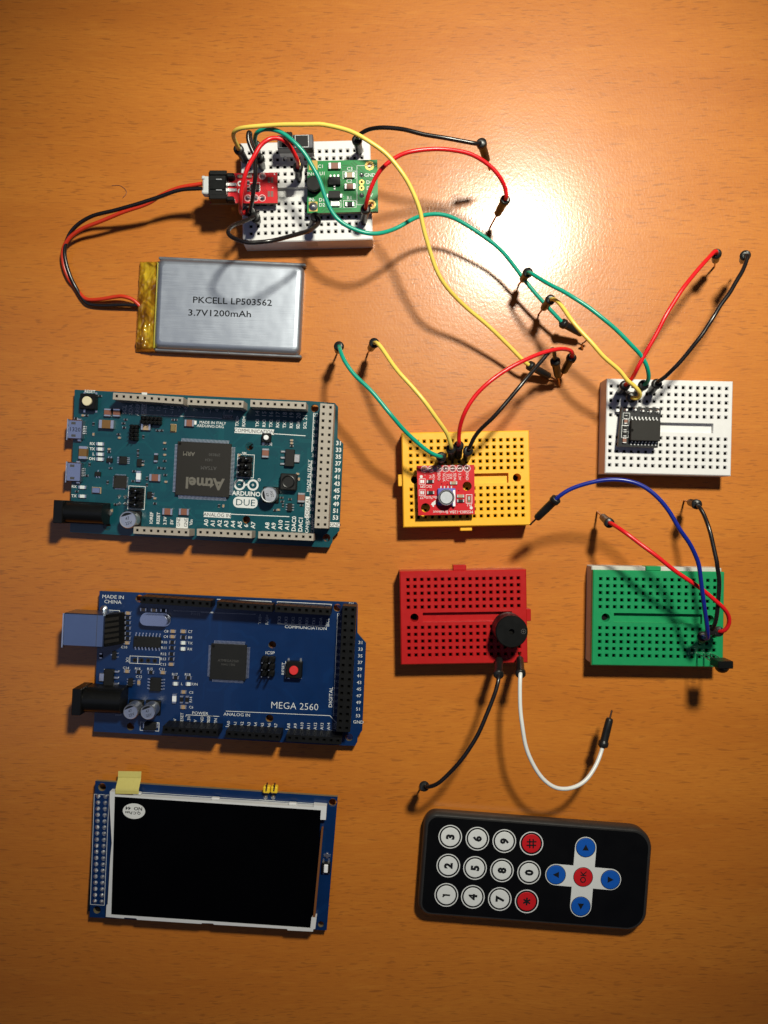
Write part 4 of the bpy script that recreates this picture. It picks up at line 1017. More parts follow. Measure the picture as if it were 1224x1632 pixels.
for j_ in range(NY + 1):
    for i_ in range(NX + 1):
        u = (i_ / NX - .5) * 7.8; v = (j_ / NY - .5) * 34.2
        e = min(1, (17.1 - abs(v)) / 1.2, (u + 3.9) / .9); e = max(0, e) ** .5
        z = .3 + e * (2.2 + .42 * (u + 3.9)) * .92
        for (a, b, th, wd_, ln, am) in rid:
            du, dv = u - a, v - b; p_, q_ = du * math.cos(th) - dv * math.sin(th), du * math.sin(th) + dv * math.cos(th)
            z += e * am * 1.0 * math.exp(-(p_ / wd_) ** 2 - (q_ / ln) ** 2)
        vs.append((x + u * c - v * n, y + u * n + v * c, max(.2, z)))
w1 = NX + 1
mb.add(vs, [(a * w1 + b, a * w1 + b + 1, (a + 1) * w1 + b + 1, (a + 1) * w1 + b) for a in range(NY) for b in range(NX)], 'kapton', True)
x, y = Q(487, 630, 4.6); mb.box(x, y, .5, 4.75, 1.0, 32.4, 'kaptonedge', r, ch=.4); mb.build('amber_tape', t)
def hts(path, z): return [(*P(*cB(x, y), zz), zz) for (x, y), zz in zip(path, z)]
red = [(422, 640), (385, 606), (340, 590), (300, 592), (240, 602), (180, 605), (148, 588), (115, 545), (85, 505), (62, 440), (60, 375), (90, 318), (150, 275), (230, 243), (340, 198), (450, 160), (520, 118), (600, 85), (705, 66)]
blk = [(422, 632), (340, 629), (240, 632), (180, 625), (150, 600), (120, 550), (95, 500), (73, 430), (68, 370), (88, 305), (130, 255), (200, 215), (300, 190), (400, 162), (500, 130), (600, 96), (705, 88)]
zr = [2.4, 3, 3.5, 3, 2.4, 1.6, 1.4, 1.2, 1.6, 2.2, 3.2, 4.6, 6, 7.6, 9.6, 11.4, 13, 14.6, 15.6]
zb = [2.4, 2.4, 1.6, 1.4, 1.4, 1.6, 2.4, 3.0, 3.6, 4.4, 5.6, 7.4, 9.4, 11.4, 13, 14.6, 15.6]
mb = MB(); mb.tube(catmull(hts(red, zr)), .72, 'w_lead', 12); mb.build('lead', t, label='red lead')
mb = MB(); mb.tube(catmull(hts(blk, zb)), .72, 'w_black', 12); mb.build('lead', t, label='black lead')
mb = MB(); cA = crop(300, 180, 3.6); x, y = P(*cA(98, 413), 17)
mb.box(x + .3, y, 14.0, 17.2, 2.6, 6.4, 'cream_white', 0, ch=.4); mb.box(x - .6, y + 2.5, 14.2, 17.6, 1.3, 1.3, 'cream_white', 0, ch=.3); mb.box(x - .6, y - 2.5, 14.2, 17.4, 1.3, 1.3, 'cream_white', 0, ch=.3); mb.build('plug_connector', t)

# ---------------------------------------------------------------- modules on the top white breadboard
ZM = 13.6
ctr = P(388.5, 299.5, ZM)
t = thing('charger_board', ctr[0], ctr[1], ZB, 0, 'small red charger board with black lead socket overhanging the top white breadboard', 'circuit board')
B = Board(t, ZM, 0, {'a': cA})
out = [P(*cA(x, y), ZM) for x, y in ((125, 348), (511, 342), (513, 517), (124, 519))]
hl = ((298, 405, .75),)
B.print.prism(out, ZM - 1.2, ZM, 'pcb_red', 'pcb_edge', [circ(*B.at('a', 298, 405), .5)], 'hole')
traces(B.print, out, ZM + .012, ['pcb_red2'], 30, 0, (out[0][0], out[1][0]), (out[2][1], out[0][1]), 2, .25)
for x, y in ((425, 362), (425, 488), (342, 488), (385, 488)): pad(B, 'a', x, y, .5, 1.0); B.print.ring(*B.at('a', x, y), ZM + .03, 1.1, 1.25, 'ink', 18)
B.print.ring(*B.at('a', 298, 405), ZM + .03, .5, 1.0, 'ink', 20); B.print.ring(*B.at('a', 298, 448), ZM + .03, .4, .9, 'ink', 20)
for x, y in ((495, 352), (265, 497)): B.print.disc(*B.at('a', x, y), ZM + .03, .28, 'ink', 12)
for x, y in ((472, 385), (472, 465)):
    for dx in (-1, 1):
        for dy in (-1, 0, 1): B.print.rect(*B.at('a', x + dx * 9, y + dy * 11), .9, .55, ZM + .03, 'laser', 0)
T(B, 'a', 485, 428, '+', 1.0)
B.print.frame(*B.at('a', 380, 425), 3.8, 3.2, .14, ZM + .03, 'ink')
B.print.build('circuit_board', t)
rect_chip(B, 'a', 382, 426, 3.0, 2.4, .9, 0, (3, 3, 0, 0), .45, .28, .65)
smd(B, 'a', 297, 362, 1.8, 1.1, .6, 0, 'tan', 'capacitor'); smd(B, 'a', 345, 400, 1.6, .9, .5, 90, 'epoxy'); smd(B, 'a', 345, 436, 1.6, .9, .5, 90, 'epoxy'); smd(B, 'a', 350, 362, 1.8, 1.1, .6, 0, 'tan', 'capacitor')
smd(B, 'a', 252, 409, 3.2, 1.1, .6, 0, 'tin', 'terminal'); smd(B, 'a', 252, 441, 3.2, 1.1, .6, 0, 'tin', 'terminal')
mb = MB(); x, y = B.at('a', 168, 412, 4.5); z = ZM
mb.box(x - .2, y, z, z + 4.2, 6.2, 9.8, 'blackpl', 0, ch=.25); mb.box(x + .2, y + 4.3, z + 4.2, z + 4.7, 6.2, 1.6, 'blackpl', 0, ch=.15); mb.box(x + .2, y - 4.3, z + 4.2, z + 4.7, 6.2, 1.6, 'blackpl', 0, ch=.15)
mb.box(x, y, z + 4.2, z + 4.6, 5.4, 3.2, 'satin', 0, ch=.15)
mb.box(x + 4.2, y + 4.2, z, z + 3.0, 2.6, 1.6, 'blackpl', 0, ch=.3); mb.box(x + 4.2, y - 4.2, z, z + 3.0, 2.6, 1.6, 'blackpl', 0, ch=.3)
for dy in (1.9, -1.9): mb.box(x + .5, y + dy, z + 4.2, z + 4.65, 2.0, .35, 'tin', 0)
mb.build('lead_socket', t)
mb = MB()
for x, y in ((425, 362), (425, 488), (342, 488), (385, 488)): X, Y = B.at('a', x, y); mb.box(X, Y, ZB, ZM - 1.2, 2.4, 2.4, 'blackpl', 0, ch=.3)
mb.build('pin_header', t)

ctr = P(546, 297, ZM)
t = thing('voltage_converter', ctr[0], ctr[1], ZB, .9, 'green voltage converter board on the right half of the top white breadboard', 'circuit board')
B = Board(t, ZM, .9, {'a': cA})
out = [P(*cA(x, y), ZM) for x, y in ((685, 276), (1085, 268), (1090, 565), (682, 575))]
B.print.prism(out, ZM - 1.6, ZM, 'pcb_green', 'pcb_edge', [circ(*B.at('a', x, y), .95) for x, y in ((1040, 302), (1050, 525))] + [circ(*B.at('a', x, y), .42) for x, y in ((995, 397), (995, 430))], 'gold')
traces(B.print, out, ZM + .012, ['pcb_green2'], 34, B.r, (out[0][0], out[1][0]), (out[2][1], out[0][1]), 6, .45)
for x, y in ((1040, 302), (1050, 525)): B.print.ring(*B.at('a', x, y), ZM + .03, .95, 1.75, 'gold', 8)
for x, y in ((995, 397), (995, 430)): B.print.ring(*B.at('a', x, y), ZM + .03, .42, .95, 'gold', 20)
for x, y in ((995, 355), (995, 472)): pad(B, 'a', x, y, .5, 1.0)
for x, y in ((717, 300), (717, 537)): RC(B, 'a', x, y, 50, 55, 'gold')
pad(B, 'a', 717, 537, .5, 1.65)
LN(B, 'a', [(1085, 300), (968, 303), (968, 527), (1010, 527)], .16)
for x, y, s_ in ((760, 306, 'C1'), (927, 320, 'C3'), (924, 390, 'C2'), (770, 347, 'U1'), (704, 350, 'IN+'), (710, 497, 'IN-'), (767, 498, 'D1'), (767, 527, 'D2'), (925, 487, 'R1'), (1042, 356, 'GND'), (1040, 397, 'D+'), (1038, 431, 'D-'), (1043, 472, '5V')):
    T(B, 'a', x, y, s_, 1.25, bold=.01)
for x, y, w, d in ((927, 522, 4.6, 2.5), (925, 355, 4.7, 2.6), (842, 522, 4.4, 2.4)): B.print.frame(*B.at('a', x, y), w, d, .16, ZM + .03, 'ink', B.r)
B.print.build('circuit_board', t)
smd(B, 'a', 840, 302, 4.4, 2.2, 1.2, 0, 'brown', 'capacitor'); smd(B, 'a', 926, 355, 3.6, 1.9, 1.1, 0, 'tan', 'capacitor'); smd(B, 'a', 928, 420, 4.0, 2.0, 1.1, 0, 'brown', 'capacitor')
smd(B, 'a', 927, 522, 3.2, 1.6, .7, 0, 'epoxy'); smd(B, 'a', 843, 520, 3.2, 1.7, .9, 0, 'led', 'indicator_light')
rect_chip(B, 'a', 838, 388, 4.3, 2.9, 1.4, 0, (0, 0, 1, 3), 1.2, .6, 1.4)
cx, cy = B.at('a', 838, 467, 2); mb = MB(); mb.box(cx, cy, ZM + .1, ZM + 2, 4.2, 2.7, 'epoxy', B.r, ch=.2); mb.box(cx + 2.4, cy, ZM, ZM + .9, 1.0, 1.7, 'tin', B.r, ch=.2); mb.box(cx - 2.4, cy, ZM, ZM + .9, 1.0, 1.7, 'tin', B.r, ch=.2); mb.build('diode', t)
cx, cy = B.at('a', 720, 402, 3.6); mb = MB(); mb.lathe(cx, cy, [(2.4, ZM), (2.75, ZM + .4), (2.1, ZM + .9), (2.1, ZM + 2.7), (2.75, ZM + 3.0), (2.7, ZM + 3.5), (2.5, ZM + 3.6)], 'satin', 34, mats=['tin', 'satin', 'brown', 'satin', 'satin', 'satin', 'satin']); mb.build('inductor', t)
mb = MB(); X, Y = B.at('a', 995, 412, -2); mb.box(X, Y, ZB, ZM - 1.6, 2.4, 10.2, 'blackpl', B.r, ch=.3); X, Y = B.at('a', 717, 420, -2); mb.box(X, Y, ZB, ZM - 1.6, 2.4, 20, 'blackpl', B.r, ch=.3); mb.build('pin_header', t)

# slide switch
zs = ZB + 9.5; x0, y0 = P(*cA(511, 203), zs); x1, y1 = P(*cA(716, 124), zs)
cx, cy = (x0 + x1) / 2, (y0 + y1) / 2
t = thing('slide_switch', cx, cy, ZB, 1.2, 'slide switch with dark metal case at the edge of the top white breadboard', 'switch')
r = math.radians(1.2); mb = MB()
mb.box(cx, cy, ZB + 2.2, ZB + 5.6, x1 - x0 - .3, (y1 - y0) * .92, 'white_pl', r)
mb.box(cx, cy, ZB + 5.62, zs, x1 - x0, y1 - y0, 'dark_metal', r, ch=.2)
mb.box(cx + 2.4, cy + .1, zs, zs + .03, 4.6, 4.2, 'epoxy', r); mb.frame(cx + 2.4, cy + .1, 4.6, 4.2, .16, zs + .05, 'tin', r)
mb.rect(cx - 3.0, cy, .0 + 5.4, 4.0, zs + .012, 'epoxy', r)
sw = mb.build('body', t)
mb = MB(); mb.box(cx - 2.2, cy + .3, zs, zs + 3.2, 3.0, 3.2, 'blackpl', r, ch=.2)
for i in range(3): mb.box(cx - 3.1 + i * .9, cy + .3, zs + 3.2, zs + 3.5, .45, 3.0, 'blackpl', r)
mb.build('slider', t)
for i in (-1, 0, 1):
    mb = MB(); mb.box(cx + i * 4.4, cy - 2.6, ZB - 1, ZB + 3, .7, .7, 'tin', r); mb.build('pin', t)

# ---------------------------------------------------------------- pressure sensor board on the yellow breadboard
cY = crop(650, 740, 10.2)
ctr = P(711, 781, ZM)
t = thing('sensor_board', ctr[0], ctr[1], ZB, .4, 'red sensor board with a round silver sensor can, plugged into the yellow breadboard', 'circuit board')
B = Board(t, ZM, .4, {'a': cY})
out = [P(*cY(x, y), ZM) for x, y in ((145, 25), (1080, 8), (1090, 810), (170, 830))]
B.print.prism(out, ZM - 1.6, ZM, 'pcb_red', 'pcb_edge', [circ(*B.at('a', x, y), 1.65) for x, y in ((963, 355), (288, 705))], 'pcb_edge')
for x, y in ((550, 318), (640, 330), (828, 428), (495, 265), (652, 742), (798, 655), (905, 205), (462, 158), (330, 398)): B.print.disc(*B.at('a', x, y), ZM + .03, .2, 'hole', 10)
PX = [(270, 78), (385, 76), (500, 74), (613, 71), (728, 69), (845, 67), (963, 65)]
for i, (x, y) in enumerate(PX):
    X, Y = B.at('a', x, y)
    B.print.ring(X, Y, ZM + .028, 1.15, 1.32, 'ink', 8); B.print.ring(X, Y, ZM + .02, .5, 1.1, 'pcb_red2', 20)
for x, y, s_, cp in ((280, 168, '-', .9), (365, 205, 'PS', .8), (420, 205, 'AD/', .8), (507, 200, 'SDO', .95), (590, 215, 'SCLK', .95), (650, 213, 'SCL/', .95), (700, 195, 'SDI', .95), (765, 208, 'SDA/', .95), (845, 200, '3.3V', .95), (965, 190, 'GND', .95)):
    T(B, 'a', x, y, s_, cp, -90 if s_ != '-' else 0, bold=0.0)
for x, y, s_ in ((296, 360, 'I2C/SPI'), (335, 540, '0x76/0x77'), (1000, 662, 'PU')): T(B, 'a', x, y, s_, 1.0, 180, bold=0.0)
T(B, 'a', 735, 775, 'MS5803-12BA Breakout', 1.02, 180, bold=0.0)
B.print.disc(*B.at('a', 218, 200), ZM + .03, .55, 'ink', 16); B.print.disc(*B.at('a', 1030, 708), ZM + .03, .55, 'ink', 16)
for x, y in ((234, 280), (234, 462)):
    B.print.frame(*B.at('a', x, y), 2.2, 2.1, .14, ZM + .03, 'ink')
    for dx in (-17, 17): B.print.rect(*B.at('a', x + dx, y), .62, 1.2, ZM + .03, 'alu')
B.print.frame(*B.at('a', 995, 562), 2.1, 3.1, .2, ZM + .03, 'ink'); B.print.rect(*B.at('a', 995, 565), 1.2, 2.2, ZM + .03, 'pcb_edge'); B.print.rect(*B.at('a', 995, 550), .5, 1.2, ZM + .05, 'tin')
# flame-like maker's mark
fl = [(378, 655), (395, 620), (420, 612), (418, 598), (455, 585), (450, 610), (460, 628), (445, 655), (425, 660), (425, 690), (405, 692), (400, 670)]
B.print.add([(*B.at('a', x, y), ZM + .03) for x, y in fl], [tuple(range(len(fl)))[::-1]], 'ink')
for i in range(4): B.print.rect(*B.at('a', 538 + i * 57, 375), .45, 1.0, ZM + .03, 'tin')
B.print.build('circuit_board', t)
for x, y, b_ in ((365, 278, 'epoxy'), (372, 458, 'epoxy'), (745, 302, 'tan'), (858, 515, 'tan'), (858, 592, 'epoxy')): smd(B, 'a', x, y, 2.7, 1.15, .6, 0, b_, 'resistor' if b_ == 'epoxy' else 'capacitor')
cx, cy = B.at('a', 625, 540, 2.6); mb = MB(); mb.box(cx + .25, cy + .3, ZM, ZM + 1.5, 6.4, 6.2, 'gel', B.r, ch=.2); mb.box(cx + 2.9, cy - 0.2, ZM, ZM + 1.55, .9, 6.0, 'white_pl', B.r, ch=.1)
sb = mb.build('sensor_base', t); mb = MB()
mb.lathe(cx, cy, [(2.9, ZM + 1.5), (2.95, ZM + 1.7), (2.95, ZM + 3.2), (2.8, ZM + 3.4), (2.45, ZM + 3.4), (2.4, ZM + 3.1), (2.15, ZM + 3.05)], 'steel', 40, mats=['steel'] * 5 + ['hole', 'white_pl'])
mb.disc(cx, cy, ZM + 3.08, 2.12, 'gel_cap', 36)
mb.build('sensor_can', t)
for x, y in PX:
    mb = MB(); X, Y = B.at('a', x, y); mb.lathe(X, Y, [(.95, ZM + .02), (.8, ZM + .25), (.35, ZM + .8), (.25, ZM + 1.3)], 'tin', 14); mb.build('solder_pin', t)
mb = MB(); X, Y = B.at('a', 617, 72, -2); mb.box(X, Y, ZB, ZM - 1.6, 17.8, 2.4, 'blackpl', B.r, ch=.3); mb.build('pin_header', t)

# ---------------------------------------------------------------- clock module on the right white breadboard
cW = crop(980, 600, 12.24); ZC = 13.4
ctr = P(1020, 682, ZC)
t = thing('clock_module', ctr[0], ctr[1], ZB, -1.6, 'small black module with one large black chip, standing on the right white breadboard', 'circuit board')
B = Board(t, ZC, -1.6, {'a': cW})
out = [P(*cW(x, y), ZC) for x, y in ((135, 600), (905, 622), (835, 1390), (60, 1360))]
B.print.prism(out, ZC - 1.6, ZC, 'pcb_black', 'pcb_edge')
for cxy in ((225, 765, 2.4, 1.9), (210, 900, 2.4, 2.2), (205, 1010, 2.6, 2.2), (195, 1130, 2.5, 2.2)): B.print.frame(*B.at('a', *cxy[:2]), cxy[2], cxy[3], .14, ZC + .03, 'ink', B.r)
B.print.build('circuit_board', t)
for x, y in ((225, 655), (395, 650), (545, 675), (690, 685), (835, 685)):
    mb = MB(); X, Y = B.at('a', x, y, .6); mb.lathe(X, Y, [(.98, ZC + .01), (.85, ZC + .3), (.42, ZC + .8), (.36, ZC + 1.2)], 'tin', 14); mb.build('solder_pin', t)
smd(B, 'a', 225, 795, 1.5, .9, .5, 90, 'epoxy'); smd(B, 'a', 215, 870, 2.0, 1.2, .6, 90, 'brown', 'capacitor'); smd(B, 'a', 200, 1000, 1.9, 1.2, .6, 90, 'epoxy'); smd(B, 'a', 198, 1120, 1.9, 1.2, .6, 90, 'epoxy'); smd(B, 'a', 190, 1245, 2.1, 1.4, .7, 90, 'brown', 'capacitor')
cx, cy = B.at('a', 600, 1055, 2.4); mb = MB(); r = B.r; c, n = cs(r)
mb.box(cx, cy, ZC + .2, ZC + 2.5, 10.6, 7.4, 'epoxy2', r, ch=.2); mb.disc(cx - 4.9 * c, cy - 4.9 * n, ZC + 2.515, .55, 'hole', 18)
for i in range(8):
    u = (i - 3.5) * 1.27
    for sg in (-1, 1):
        for v, z0, z1, l in ((3.95, 1.0, 1.4, .5), (4.7, .0, .35, .9)):
            a, b = cx + u * c - sg * v * n, cy + u * n + sg * v * c; mb.box(a, b, ZC + z0, ZC + z1, .42, l, 'tin', r)
        a, b = cx + u * c - sg * 4.2 * n, cy + u * n + sg * 4.2 * c; mb.box(a, b, ZC + .2, ZC + 1.2, .42, .2, 'tin', r)
mb.build('chip', t)
mb = MB(); X, Y = P(*cW(68, 712), ZC - 2); mb.box(X - .2, Y + 1, ZB, ZC - 1.8, 1.0, 1.0, 'alu', 0); X, Y = B.at('a', 520, 670, -2); mb.box(X, Y, ZB, ZC - 1.6, 12.4, 2.4, 'blackpl', r, ch=.3); mb.build('pin_header', t)

# ---------------------------------------------------------------- buzzer
zt = ZB + 10.5; cx, cy = P(815.5, 1006.8, zt)
t = thing('buzzer', cx, cy, ZB, 0, 'round black buzzer standing at the right end of the red breadboard', 'buzzer')
mb = MB(); mb.lathe(cx, cy, [(5.3, ZB + .9), (5.8, ZB + 1.3), (5.8, ZB + 3.0), (5.55, ZB + 3.1), (5.75, ZB + 3.3), (5.75, zt - .35), (5.4, zt)], 'satin', 56, cap=False)
mb.ring(cx, cy, zt, 1.0, 5.4, 'satin', 56); mb.lathe(cx, cy, [(1.0, zt - .01), (.9, zt - 1.4)], 'hole', 24)
mb.ring(cx + 4.2, cy + .1, zt + .02, .75, .9, 'laser_dim', 20); mb.rect(cx + 4.2, cy + .1, .9, .16, zt + .02, 'laser_dim'); mb.rect(cx + 4.2, cy + .1, .16, .9, zt + .03, 'laser_dim')
mb.build('shell', t)
for s_ in (-1, 1): mb = MB(); mb.tube([(cx + s_ * 3.3, cy, ZB - 2), (cx + s_ * 3.3, cy, ZB + 1.2)], .35, 'tin', 8); mb.build('leg', t)

# ---------------------------------------------------------------- infrared receiver
cG = crop(1100, 980, 13.6)
x0, y0 = P(*cG(625, 1165), 28.5); x1, y1 = P(*cG(925, 1010), 28.5)
cx, cy = (x0 + x1) / 2, (y0 + y1) / 2
t = thing('infrared_receiver', cx, cy, ZB, 0, 'black three-legged infrared receiver standing tall at the right end of the green breadboard', 'infrared receiver')
mb = MB(); zb_ = 21.5; zt = 28.5; w_, d_ = 5.2, 2.6
mb.box(cx, cy, zb_, zt, w_, d_, 'satin', 0, ch=.2)
# half-round lens on the front
vs = []; N1, N2 = 12, 8
for j in range(N2 + 1):
    zz = zb_ + .8 + (zt - zb_ - 1.2) * j / N2; q = math.sin(math.pi * min(1, max(0, (j + .35) / (N2 + .7)))) ** .55
    vs.append([(cx + 2.3 * q * math.cos(math.pi + math.pi * i / N1), cy - d_ / 2 + .05 + 2.1 * q * math.sin(math.pi + math.pi * i / N1), zz) for i in range(N1 + 1)])
m_ = N1 + 1; mb.add(sum(vs, []), [(j * m_ + i, j * m_ + i + 1, (j + 1) * m_ + i + 1, (j + 1) * m_ + i) for j in range(N2) for i in range(N1)], 'satin', True)
mb.add(vs[-1], [tuple(range(m_))], 'satin'); mb.add(vs[0], [tuple(range(m_ - 1, -1, -1))], 'satin')
mb.build('housing', t)
for i in (-1, 0, 1):
    mb = MB(); mb.tube([(cx + i * 2.5 * .98, cy + .6, 6), (cx + i * 2.5, cy + .6, 14), (cx + i * 2.3, cy + .2, zb_ + .3)], .26, 'tin', 6); mb.build('leg', t)

# ---------------------------------------------------------------- jumper wires
PLUG = [(0, 1.15), (.0, 1.68), (.25, 1.82), (1.6, 1.82), (1.85, 1.58), (2.3, 1.42), (6, 1.42), (9.9, 1.32), (10.5, 1.05), (10.55, .5)]
rw = random.Random(11)
def V(p): return Vector((*P(p[0], p[1], p[2]), p[2]))
def plug(root, collar, tip, blen=10.5, bent=None):
    a = V(collar); b = V(tip); d = (b - a); L = d.length; d.normalize()
    bl = min(blen, max(3.0, L - 1.5)); k = bl / 10.5
    mb = MB(); mb.tube([a + d * (s_ * k) for s_, _ in PLUG], [q for _, q in PLUG], 'pluck', 18)
    o = mb.build('plug', root)
    mb = MB(); end = a + d * bl
    pts = [a + d * (bl - 1), end] + ([V(q) for q in bent] if bent else [b])
    mb.tube(pts, .36, 'brass', 8); mb.build('pin', o)
    return a, d
def jumper(col, label, A, path, Bn, group='jumper wires with black end plugs'):
    """A, Bn = dict(c=collar px+z, t=tip px+z); path = [(x, y, z or None)] already in photo pixels"""
    a = V(A['c']); b = V(Bn['c'])
    root = thing('jumper_wire', a.x, a.y, a.z, 0, label, 'wire', group)
    _, da = plug(root, A['c'], A['t'], A.get('l', 10.5), A.get('bent')); _, db = plug(root, Bn['c'], Bn['t'], Bn.get('l', 10.5), Bn.get('bent'))
    p = [(A['c'][0], A['c'][1], A['c'][2] + A.get('up', 1.0))] + list(path) + [(Bn['c'][0], Bn['c'][1], Bn['c'][2] + Bn.get('up', 1.0))]
    # fill heights: interpolate over arc length, then relax
    s_ = [0]
    for u, v in zip(p, p[1:]): s_.append(s_[-1] + math.hypot(u[0] - v[0], u[1] - v[1]) + .01)
    kn = [i for i in range(len(p)) if p[i][2] is not None]
    zz = [0] * len(p)
    for i0, i1 in zip(kn, kn[1:]):
        for i in range(i0, i1 + 1):
            f = (s_[i] - s_[i0]) / (s_[i1] - s_[i0]); f = f * f * (3 - 2 * f) if (i1 - i0) > 1 else f
            zz[i] = p[i0][2] + (p[i1][2] - p[i0][2]) * f
    pts = [a - Vector((0, 0, 0)) + da * .6, ] + [V((q[0], q[1], z_)) for q, z_ in zip(p[1:-1], zz[1:-1])] + [b + db * .6]
    cm = catmull(pts, 9)
    for _ in range(14): cm = [cm[0]] + [(cm[i - 1] + cm[i] * 2 + cm[i + 1]) / 4 for i in range(1, len(cm) - 1)] + [cm[-1]]
    ph = rw.uniform(0, 6); N_ = len(cm)
    for i in range(1, N_ - 1):                      # the slight waviness of used wire
        f = math.sin(math.pi * i / (N_ - 1)); t_ = (cm[i + 1] - cm[i - 1]); sd = Vector((-t_.y, t_.x, 0))
        if sd.length > 1e-6: cm[i] = cm[i] + sd.normalized() * f * (.09 * math.sin(ph + i * .13) + .04 * math.sin(2.3 * ph + i * .35))
    mb = MB(); mb.tube(cm, .73, col, 12); mb.build('insulation', root)
    return root
def via(cf, lst):
    out = []
    for q in lst:
        x, y = cf(q[0], q[1]); out.append((x, y, q[2] if len(q) > 2 else None))
    return out
def pt(cf, x, y, z): return (*cf(x, y), z)
cA = crop(300, 180, 3.6); c2 = crop(540, 180, 4.08); cE = crop(780, 380, 4.371); cF = crop(500, 520, 2.782); cGg = crop(960, 380, 4.636)
cH = crop(820, 740, 3.221); cI = crop(640, 1040, 3.4); cY2 = crop(620, 670, 4.896); cW2 = crop(930, 590, 4.708); cRd = crop(620, 890, 4.896); cGr = crop(920, 880, 4.533)
cU = crop(370, 190, 7.771)
# --- from the top white breadboard
jumper('w_yellow', 'longest yellow jumper wire, arching down from the top white breadboard',
       dict(c=pt(cU, 75, 365, 21), t=pt(cU, 205, 590, 5)),
       via(cU, [(75, 350, 23), (35, 270, 27), (12, 195, 31), (55, 130, 34), (200, 98, 36), (420, 78), (700, 62), (1000, 62, 38)]) +
       via(cA, [(780, 68), (900, 95), (1000, 140, 38), (1110, 210), (1180, 280), (1224, 340, 36)]) +
       [(655, 300, None), (667.5, 329.5, 33), (673.6, 356.5, None), (682, 388, 29), (690, 415, None), (700, 440, 25), (715, 462, None), (745, 492, 17), (775, 516, None), (810, 550, 11), (835, 576, 9)],
       dict(c=(843, 582, 7.5), t=(887, 606, .6), up=.5))
jumper('w_green', 'longest green jumper wire, snaking down from the top white breadboard',
       dict(c=pt(cU, 290, 320, 21), t=pt(cU, 330, 520, 5)),
       via(cU, [(283, 280, 25), (285, 210, 29), (320, 155, 32), (400, 125), (520, 130, 35), (640, 180), (780, 290, 35), (900, 430), (1000, 600, 33)]) +
       via(cA, [(750, 380), (785, 475, 31), (820, 560), (870, 620, 29), (940, 665), (1020, 690, 28), (1100, 692), (1180, 665)]) +
       via(c2, [(420, 725, 23), (500, 680), (600, 660, 19), (700, 665), (800, 710, 16), (920, 785), (1060, 895, 13)]) +
       via(cE, [(210, 245, 11), (300, 360), (400, 470, 10), (470, 545)]),
       dict(c=pt(cE, 505, 588, 9), t=pt(cE, 690, 690, 4), bent=[pt(cE, 690, 700, 4.2), pt(cE, 640, 738, 2.5), pt(cE, 650, 770, .4)], up=.2, l=9.6))
jumper('w_red', 'short red jumper wire arching over the top white breadboard near the slide switch',
       dict(c=pt(cU, 815, 590, 21), t=pt(cU, 825, 800, 5)),
       via(cU, [(820, 560, 24), (800, 480, 28), (740, 370), (650, 270, 33), (550, 235), (450, 250, 35), (360, 310), (290, 420, 35), (225, 540), (165, 680, 34), (125, 830), (105, 990, 30), (100, 1120, 25), (118, 1170, 20), (150, 1155, 17)]),
       dict(c=pt(cU, 185, 1140, 16), t=pt(cU, 260, 1090, 6), l=7, up=0))
jumper('w_black', 'short black jumper wire standing in a loop across the red charger board',
       dict(c=pt(cU, 335, 480, 20), t=pt(cU, 385, 640, 5)),
       via(cU, [(300, 420, 23), (255, 330, 27), (225, 240, 31), (225, 170, 34), (200, 165, 35), (200, 260, 35), (235, 350), (275, 440, 34), (285, 560), (285, 700, 32), (270, 850), (255, 980, 28), (235, 1080), (215, 1140, 21)]),
       dict(c=pt(cU, 225, 1150, 19), t=pt(cU, 330, 1190, 7), l=8))
jumper('w_black', 'short black jumper wire looping along the bottom edge of the top white breadboard',
       dict(c=pt(cU, 285, 1215, 19), t=pt(cU, 340, 1300, 5), l=8, up=.5),
       via(cA, [(368, 600, 20.5), (320, 622), (265, 640, 28), (232, 665), (228, 690, 34), (260, 718), (330, 740, 37), (400, 743), (480, 735, 36), (580, 710), (680, 680, 28), (725, 655), (750, 628, 21), (745, 605, 20.5)]),
       dict(c=pt(cA, 730, 597, 20), t=pt(cA, 705, 665, 6)))
jumper('w_black', 'black jumper wire reaching right from the top white breadboard, above its red neighbour',
       dict(c=pt(cA, 967, 152, 21), t=pt(cA, 990, 262, 5)),
       via(c2, [(120, 155, 23), (150, 130, 25), (200, 105), (280, 97, 30), (370, 99), (450, 112, 32), (560, 140), (700, 165, 32), (820, 187), (890, 200, 31)]),
       dict(c=pt(c2, 925, 190, 30), t=pt(c2, 980, 372, 15)))
jumper('w_red', 'red jumper wire arching right from the green converter board',
       dict(c=pt(c2, 175, 622, 21), t=pt(c2, 155, 745, 5)),
       via(c2, [(178, 590, 24), (197, 520, 27), (232, 430), (290, 350, 31), (370, 290), (460, 255, 32), (560, 238), (680, 234, 31), (780, 246), (880, 277, 29), (980, 342), (1050, 422, 26), (1083, 490), (1089, 545, 22)]),
       dict(c=pt(c2, 1085, 560, 20), t=pt(c2, 984, 742, .4)))
